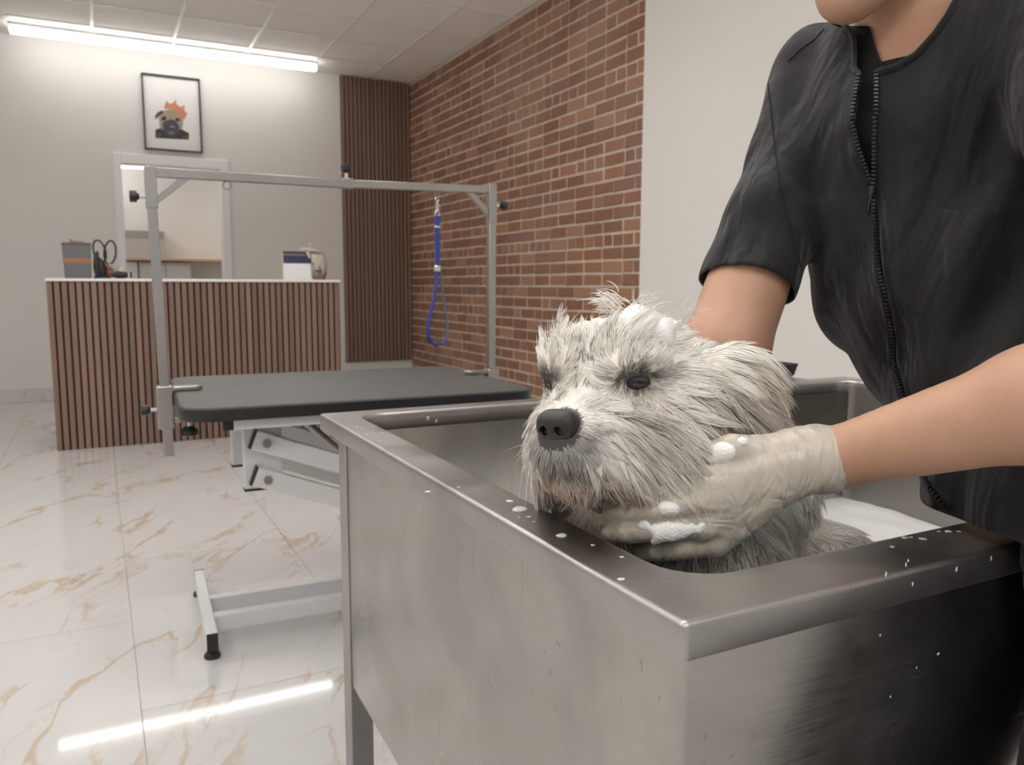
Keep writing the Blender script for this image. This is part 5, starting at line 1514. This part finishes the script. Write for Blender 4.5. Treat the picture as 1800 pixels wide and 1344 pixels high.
# trousers
TR = Field((0.5, -0.05, 0.05), (1.05, 0.40, 0.95), 0.0065)
TR.add(T4, PEL, 0.114, 0.124, 0.05, ax2(1.22, 1.0))
for a, b, c in ((PEL + np.array([-0.02, 0.055, -0.03]), KR, AR), (PEL + np.array([0.01, -0.07, -0.03]), KL, AL)):
    TR.add(a, b, 0.090, 0.072, 0.04).add(b, c + np.array([0, 0, 0.02]), 0.072, 0.064, 0.02)
g1 = wob(71, 40)
TR.displace(lambda X, Y, Z: 0.003 * g1(X, Y, Z))
TR.cut(lambda X, Y, Z: np.minimum(Y - 0.386, 0.845 - Z) + 0 * X); TR.cut(lambda X, Y, Z: 0.07 - Z + 0 * X + 0 * Y); TR.cut(lambda X, Y, Z: Z - 0.87 + 0 * X + 0 * Y)
tag(sdf_obj('trousers', TR, M['cloth'], person), 'black loose trousers')
for c in (AR, AL):
    fS = Field(c + np.array([-0.26, -0.07, -0.09]), c + np.array([0.10, 0.07, 0.03]), 0.0055)
    fS.add(c + np.array([0.02, 0, -0.047]), c + np.array([-0.16, 0, -0.055]), 0.038, 0.030, 0.02, ((np.array([0, 1.0, 0]), 1.1),)).add(c, c + np.array([0.01, 0, -0.05]), 0.036, 0.038, 0.02)
    fS.cut(lambda X, Y, Z: 0.0015 - Z + 0 * X + 0 * Y)
    sdf_obj('shoe', fS, M['shoe'], person)
# hair, eyes
HF = Field(HD - 0.16, HD + 0.17, 0.006)
HF.add(FH(-0.035, 0, 0.055), FH(-0.005, 0, 0.062), 0.088, 0.082, 0.02).add(FH(-0.075, 0, 0.02), FH(-0.085, 0, -0.03), 0.05, 0.035, 0.03).ball(FH(-0.12, 0, 0.01), 0.04, 0.02)
HF.add(FH(0.075, -0.08, -0.02), FH(0.075, 0.08, -0.02), 0.075, 0.075, 0.02, sub=True).add(FH(0.0, -0.1, -0.05), FH(0.0, 0.1, -0.05), 0.05, 0.05, 0.02, sub=True)
hw_ = wob(81, 80); HF.displace(lambda X, Y, Z: 0.003 * hw_(X, Y, Z))
tag(sdf_obj('hair', HF, M['hairh'], person), 'dark tied back hair')
for s in (1, -1):
    MB().lathe([(0.0115 * math.sin(a) + 1e-5, -0.0115 * math.cos(a)) for a in np.linspace(0.02, 3.12, 14)], 20, Matrix.Translation(FH(0.062, 0.030 * s, 0.023))).obj('eye', M['eyew'], person)
    MB().lathe([(0.0055 * math.sin(a) + 1e-5, -0.0055 * math.cos(a)) for a in np.linspace(0.02, 3.12, 10)], 16, Matrix.Translation(FH(0.0688, 0.031 * s, 0.0195))).obj('iris', M['glass_dark'], person)
    MB().lathe([(0.0122 * math.sin(a) + 1e-5, -0.0122 * math.cos(a)) for a in np.linspace(0.02, 3.12, 14)], 20, Matrix.Translation(FH(0.0610, 0.030 * s, 0.0285))).obj('eyelid', M['skin'], person)
    MB().tube([FH(0.080, (0.016 + 0.028 * t) * s, 0.047 + 0.004 * math.sin(3 * t)) - ff * 0.012 * t * t for t in np.linspace(0, 1, 8)], [0.002, 0.003, 0.0032, 0.003, 0.003, 0.0026, 0.002, 0.001], 8).obj('eyebrow', M['hairh'], person)

# inner side of the open collar, dark against the neck
pb = BVHTree.FromPolygons([tuple(p) for p in ppos], [tuple(q) for q in pQ.tolist()])
rows = []
for (xa, ya), (xb, yb) in zip([(1494, 46), (1494, 62), (1497, 85), (1504, 105), (1508, 122), (1514, 140), (1522, 165)], [(1528, 46), (1533, 62), (1540, 85), (1548, 105), (1558, 122), (1566, 140), (1570, 165)]):
    row = []
    for i in range(9):
        h_ = pb.ray_cast(Vector(CAM), Vector(ray(xa + (xb - xa) * i / 8, ya + (yb - ya) * i / 8)).normalized())
        row.append(h_[0] - Vector(ray(xa, ya)).normalized() * 0.004 if h_[0] else None)
    rows.append(row)
if all(p is not None for r_ in rows for p in r_):
    MB().add([tuple(p) for r_ in rows for p in r_], [(j * 9 + i, j * 9 + i + 1, (j + 1) * 9 + i + 1, (j + 1) * 9 + i) for j in range(6) for i in range(8)]).obj('inner_collar', M['backing'], person, smooth_ang=180).modifiers.new('t', 'SOLIDIFY').thickness = 0.001

# ---- gloves
def glove(name, wrist, cuff, knuckles, fingers, thumb, pn, lo, hi, h, label, seedn):
    """palm fan from the wrist to four knuckles, four bent fingers, a thumb from the side of the palm"""
    g_ = Field(lo, hi, h)
    g_.add(cuff, cuff + (wrist - cuff) * 0.5, 0.0288, 0.0282, 0.006).add(cuff + (wrist - cuff) * 0.5, wrist, 0.0282, 0.0270, 0.01)
    for i, k in enumerate(knuckles):
        g_.add(wrist + (k - wrist) * 0.12, k, 0.0245, 0.0145, 0.009, ((pn, 0.85),))
    for k, f_ in zip(knuckles, fingers):
        pts = [k] + list(f_); rads = [0.0122, 0.0108, 0.0100, 0.0086]
        for a, b, r0, r1 in zip(pts[:-1], pts[1:], rads[:-1], rads[1:]): g_.add(a, b, r0, r1, 0.0022)
    pts = thumb; rads = [0.020, 0.0135, 0.0120, 0.0098]
    for a, b, r0, r1 in zip(pts[:-1], pts[1:], rads[:-1], rads[1:]): g_.add(a, b, r0, r1, 0.003)
    ax = unit(cuff - wrist); w1_, w2_ = wob(seedn, 95, 6), wob(seedn + 1, 190, 6)
    def wr(X, Y, Z):
        s_ = (X - wrist[0]) * ax[0] + (Y - wrist[1]) * ax[1] + (Z - wrist[2]) * ax[2]
        near = np.exp(-((s_ - 0.008) / 0.045) ** 2)
        a_ = w1_(X, Y, Z)
        return -0.0011 * np.abs(np.sin(s_ * 210 + 3.0 * a_)) ** 3 * near * (0.7 + a_) - 0.0009 * np.clip(a_ - 0.05, 0, 1) + 0.0005 * w2_(X, Y, Z)
    g_.displace(wr)
    gp, gq = g_.mesh(); gp = relax_mesh(gp, gq)
    cc = gp[gq].mean(1); gq = gq[(cc - (cuff - ax * 0.002)) @ ax < 0]
    u_ = np.unique(gq); mm = np.full(len(gp), -1); mm[u_] = np.arange(len(u_))
    me = raw_mesh(name, gp[u_], mm[gq]); smooth(me); me.materials.append(M['glove'])
    o = link(bpy.data.objects.new(name, me), person); tag(o, label)
    so = o.modifiers.new('t', 'SOLIDIFY'); so.thickness = 0.0007; so.offset = -1
    p1 = unit(np.cross(ax, pn)); p2 = np.cross(ax, p1); rw = wob(seedn + 5, 60)
    MB().tube([cuff - ax * 0.002 + p1 * (0.0288 * math.cos(t)) + p2 * (0.0288 * math.sin(t)) + ax * 0.0018 * math.sin(3 * t + 1) for t in np.linspace(0, 2 * math.pi, 41)[:-1]], 0.0013, 8, True).obj('cuff_roll', M['glove'], o)
    return o
gw, gc_ = at(1400, 808, 0.700), at(1466, 807, 0.706)
kn = [at(1232, 846, 0.694), at(1222, 880, 0.690), at(1230, 922, 0.694), at(1255, 952, 0.702)]
fg = [[at(1178, 864, 0.696), at(1138, 872, 0.718), at(1112, 876, 0.742)],
      [at(1155, 897, 0.692), at(1108, 900, 0.710), at(1075, 904, 0.736)],
      [at(1155, 930, 0.694), at(1105, 935, 0.711), at(1072, 938, 0.734)],
      [at(1195, 962, 0.704), at(1155, 967, 0.716), at(1126, 970, 0.736)]]
th = [at(1345, 802, 0.702), at(1288, 790, 0.696), at(1236, 802, 0.706), at(1192, 818, 0.724)]
pn = unit(CAM - at(1300, 850, 0.69))
allp = np.array(kn + sum(fg, []) + th + [gw, gc_])
glove('glove', gw, gc_, kn, fg, th, pn, allp.min(0) - 0.045, allp.max(0) + 0.045, 0.0021, 'pale latex glove on the near hand, holding the dog by the throat', 91)
# right hand, resting on the dog's far shoulder
rw, rcf = RW, RW + unit(RE_ - RW) * 0.035
hd_ = unit(at(1190, 800, 0.915) - RW); sd_ = unit(np.cross(hd_, cv(0, 0, -1)))
kn2 = [rw + hd_ * 0.085 + sd_ * s_ for s_ in (0.030, 0.010, -0.010, -0.028)]
fg2 = [[k + hd_ * 0.032 + cv(0, -0.006, -0.008), k + hd_ * 0.052 + cv(0, -0.018, -0.016), k + hd_ * (0.064 - 0.006 * i) + cv(0, -0.030, -0.020)] for i, k in enumerate(kn2)]
th2 = [rw + hd_ * 0.03 + sd_ * 0.022, rw + hd_ * 0.055 + sd_ * 0.046, rw + hd_ * 0.078 + sd_ * 0.052, rw + hd_ * 0.095 + sd_ * 0.050]
al2 = np.array(kn2 + sum(fg2, []) + th2 + [rw, rcf])
glove('glove', rw, rcf, kn2, fg2, th2, unit(CAM - rw), al2.min(0) - 0.045, al2.max(0) + 0.045, 0.003, 'pale latex glove on the far hand, behind the dog', 95)

# ---- lather on the glove
fL = Field(at(1230, 870, 0.68) - 0.13, at(1230, 870, 0.68) + 0.13, 0.0022)
gobj = [o for o in person.children if o.name.startswith('glove')][0]
gv = np.empty(len(gobj.data.vertices) * 3, np.float32); gobj.data.vertices.foreach_get('co', gv); gv = gv.reshape(-1, 3)
gb = BVHTree.FromPolygons([tuple(p) for p in gv], [tuple(p.vertices) for p in gobj.data.polygons])
g = np.random.default_rng(4)
for x, y, n_, sx, sy, r in ((1180, 936, 40, 40, 12, 0.0042), (1165, 925, 10, 20, 8, 0.003), (1172, 893, 18, 14, 6, 0.0042), (1170, 850, 14, 8, 12, 0.0045), (1268, 795, 22, 14, 8, 0.0055), (1255, 806, 7, 12, 3, 0.0035), (1308, 776, 6, 10, 5, 0.0035), (1195, 868, 2, 2, 2, 0.0026), (1135, 922, 4, 8, 5, 0.004)):
    for i in range(n_):
        q = Vector(ray(x + g.normal() * sx * 0.6, y + g.normal() * sy * 0.6)).normalized(); hh_ = gb.ray_cast(Vector(CAM), q)
        if hh_[0] is not None: rr2 = r * g.uniform(0.45, 1.0); fL.ball(np.array(hh_[0]) + np.array(q) * rr2 * 0.55, rr2, 0.004)
tag(sdf_obj('glove_foam', fL, M['foam']), 'patches of soap lather on the back of the near glove', 'foam', kind='stuff')

# ================================================================== FOAM DROPS AND WATER ON THE BATH
def drop(name, p, n, rx, ry, hgt, label, group=None, rot=0.0):
    n = Vector(n).normalized()
    q = n.to_track_quat('Z', 'Y').to_matrix().to_4x4()
    prof = [(1.0 * math.cos(a), math.sin(a)) for a in np.linspace(0, 1.5, 7)]
    seg = 18; vs = []; fs = []
    for r, z in prof:
        for i in range(seg):
            a = 2 * math.pi * i / seg; k = 1 + 0.10 * math.sin(2 * a + rx * 9000) + 0.06 * math.sin(3 * a + ry * 7000)
            vs.append((rx * r * k * math.cos(a), ry * r * k * math.sin(a), hgt * z))
    for k in range(len(prof) - 1):
        for i in range(seg): fs.append((k * seg + i, k * seg + (i + 1) % seg, (k + 1) * seg + (i + 1) % seg, (k + 1) * seg + i))
    fs.append(tuple((len(prof) - 1) * seg + i for i in range(seg))); fs.append(tuple(reversed(range(seg))))
    me = MB().add(vs, fs).mesh(name); me.materials.append(M['drop']); smooth(me, 60)
    o = link(bpy.data.objects.new(name, me)); o.matrix_world = Matrix.Translation(p) @ q @ Matrix.Rotation(rot, 4, 'Z')
    tag(o, label, 'foam drop', group); return o
def on_rim(x, y):
    d = ray(x, y); t = (BZ - CAM[2]) / d[2]; return CAM + t * d + np.array([0, 0, 0.0002])
def rim_drop(x, y, wpx, label, group=None, asp=1.0):
    p = on_rim(x, y); r = wpx / 2 / F_PX * px(p)[2]; drop('foam_drop', p, (0, 0, 1), r, r * asp, r * 0.28, label, group, 0.4)
rim_drop(914, 895, 30, 'largest flat white foam drop on the left rim, below the muzzle')
rim_drop(896, 881, 14, 'small foam drop just behind the largest one on the left rim')
rim_drop(987, 941, 20, 'oval foam drop on the left rim, second in size, nearer the corner')
rim_drop(1092, 1018, 15, 'round white foam drop on the left rim closest to the near corner', asp=0.8)
for i, (x, y, w) in enumerate(((1042, 958, 8), (1093, 979, 8), (930, 908, 9), (938, 917, 6), (912, 909, 5), (752, 864, 10), (806, 856, 7))):
    rim_drop(x, y, w, 'tiny white foam fleck on the left rim of the bath', 'foam flecks on the left rim')
for i, (x, y, w) in enumerate(((1622, 947, 13), (1590, 945, 12), (1568, 961, 9), (1667, 934, 12), (1650, 934, 6), (1686, 934, 7), (1601, 944, 8), (1715, 917, 9))):
    rim_drop(x, y, w, 'tiny white foam fleck on the near rim of the bath, in front of the person', 'foam flecks on the near rim')
for i, (x, y) in enumerate(((628, 750), (636, 753), (659, 761), (672, 761), (645, 764), (668, 775))):
    rim_drop(x, y, 5, 'tiny white foam fleck at the far end of the left rim', 'foam flecks at the far end of the left rim')
def face_drop(x, y, axis, val, w, asp, label, group):
    d = ray(x, y); t = (val - CAM[axis]) / d[axis]; p = CAM + t * d; n = [0, 0, 0]; n[axis] = -1 if axis < 2 else 1
    r = w / 2 / F_PX * px(p)[2]; o = drop('water_drop', p + np.array(n) * 0.0002, n, r, r * asp, r * 0.3, label, group); o['category'] = 'water drop'
for x, y, w in ((1557, 1009, 6), (1592, 992, 5), (1596, 985, 4), (1604, 1026, 5), (1742, 981, 5), (1681, 1000, 6), (1547, 1116, 3), (1611, 1173, 3), (1650, 1148, 3), (1648, 1149, 3), (1565, 1224, 3)):
    face_drop(x, y, 1, BY0 if y < 1030 else BY0 + 0.0044, w, 1.6, 'tiny pale water drop on the near side of the bath', 'water drops on the near side of the bath')
for x, y, w in ((752, 735, 6), (767, 740, 4), (780, 850, 4), (840, 790, 4), (835, 800, 4), (820, 815, 4), (853, 812, 4), (870, 852, 4), (770, 765, 3), (1405, 700, 4), (1406, 728, 4)):
    face_drop(x, y, 1, IY1 - 0.0006, w, 1.5, 'tiny water drop on the far inner wall of the bath', 'water drops inside the bath')
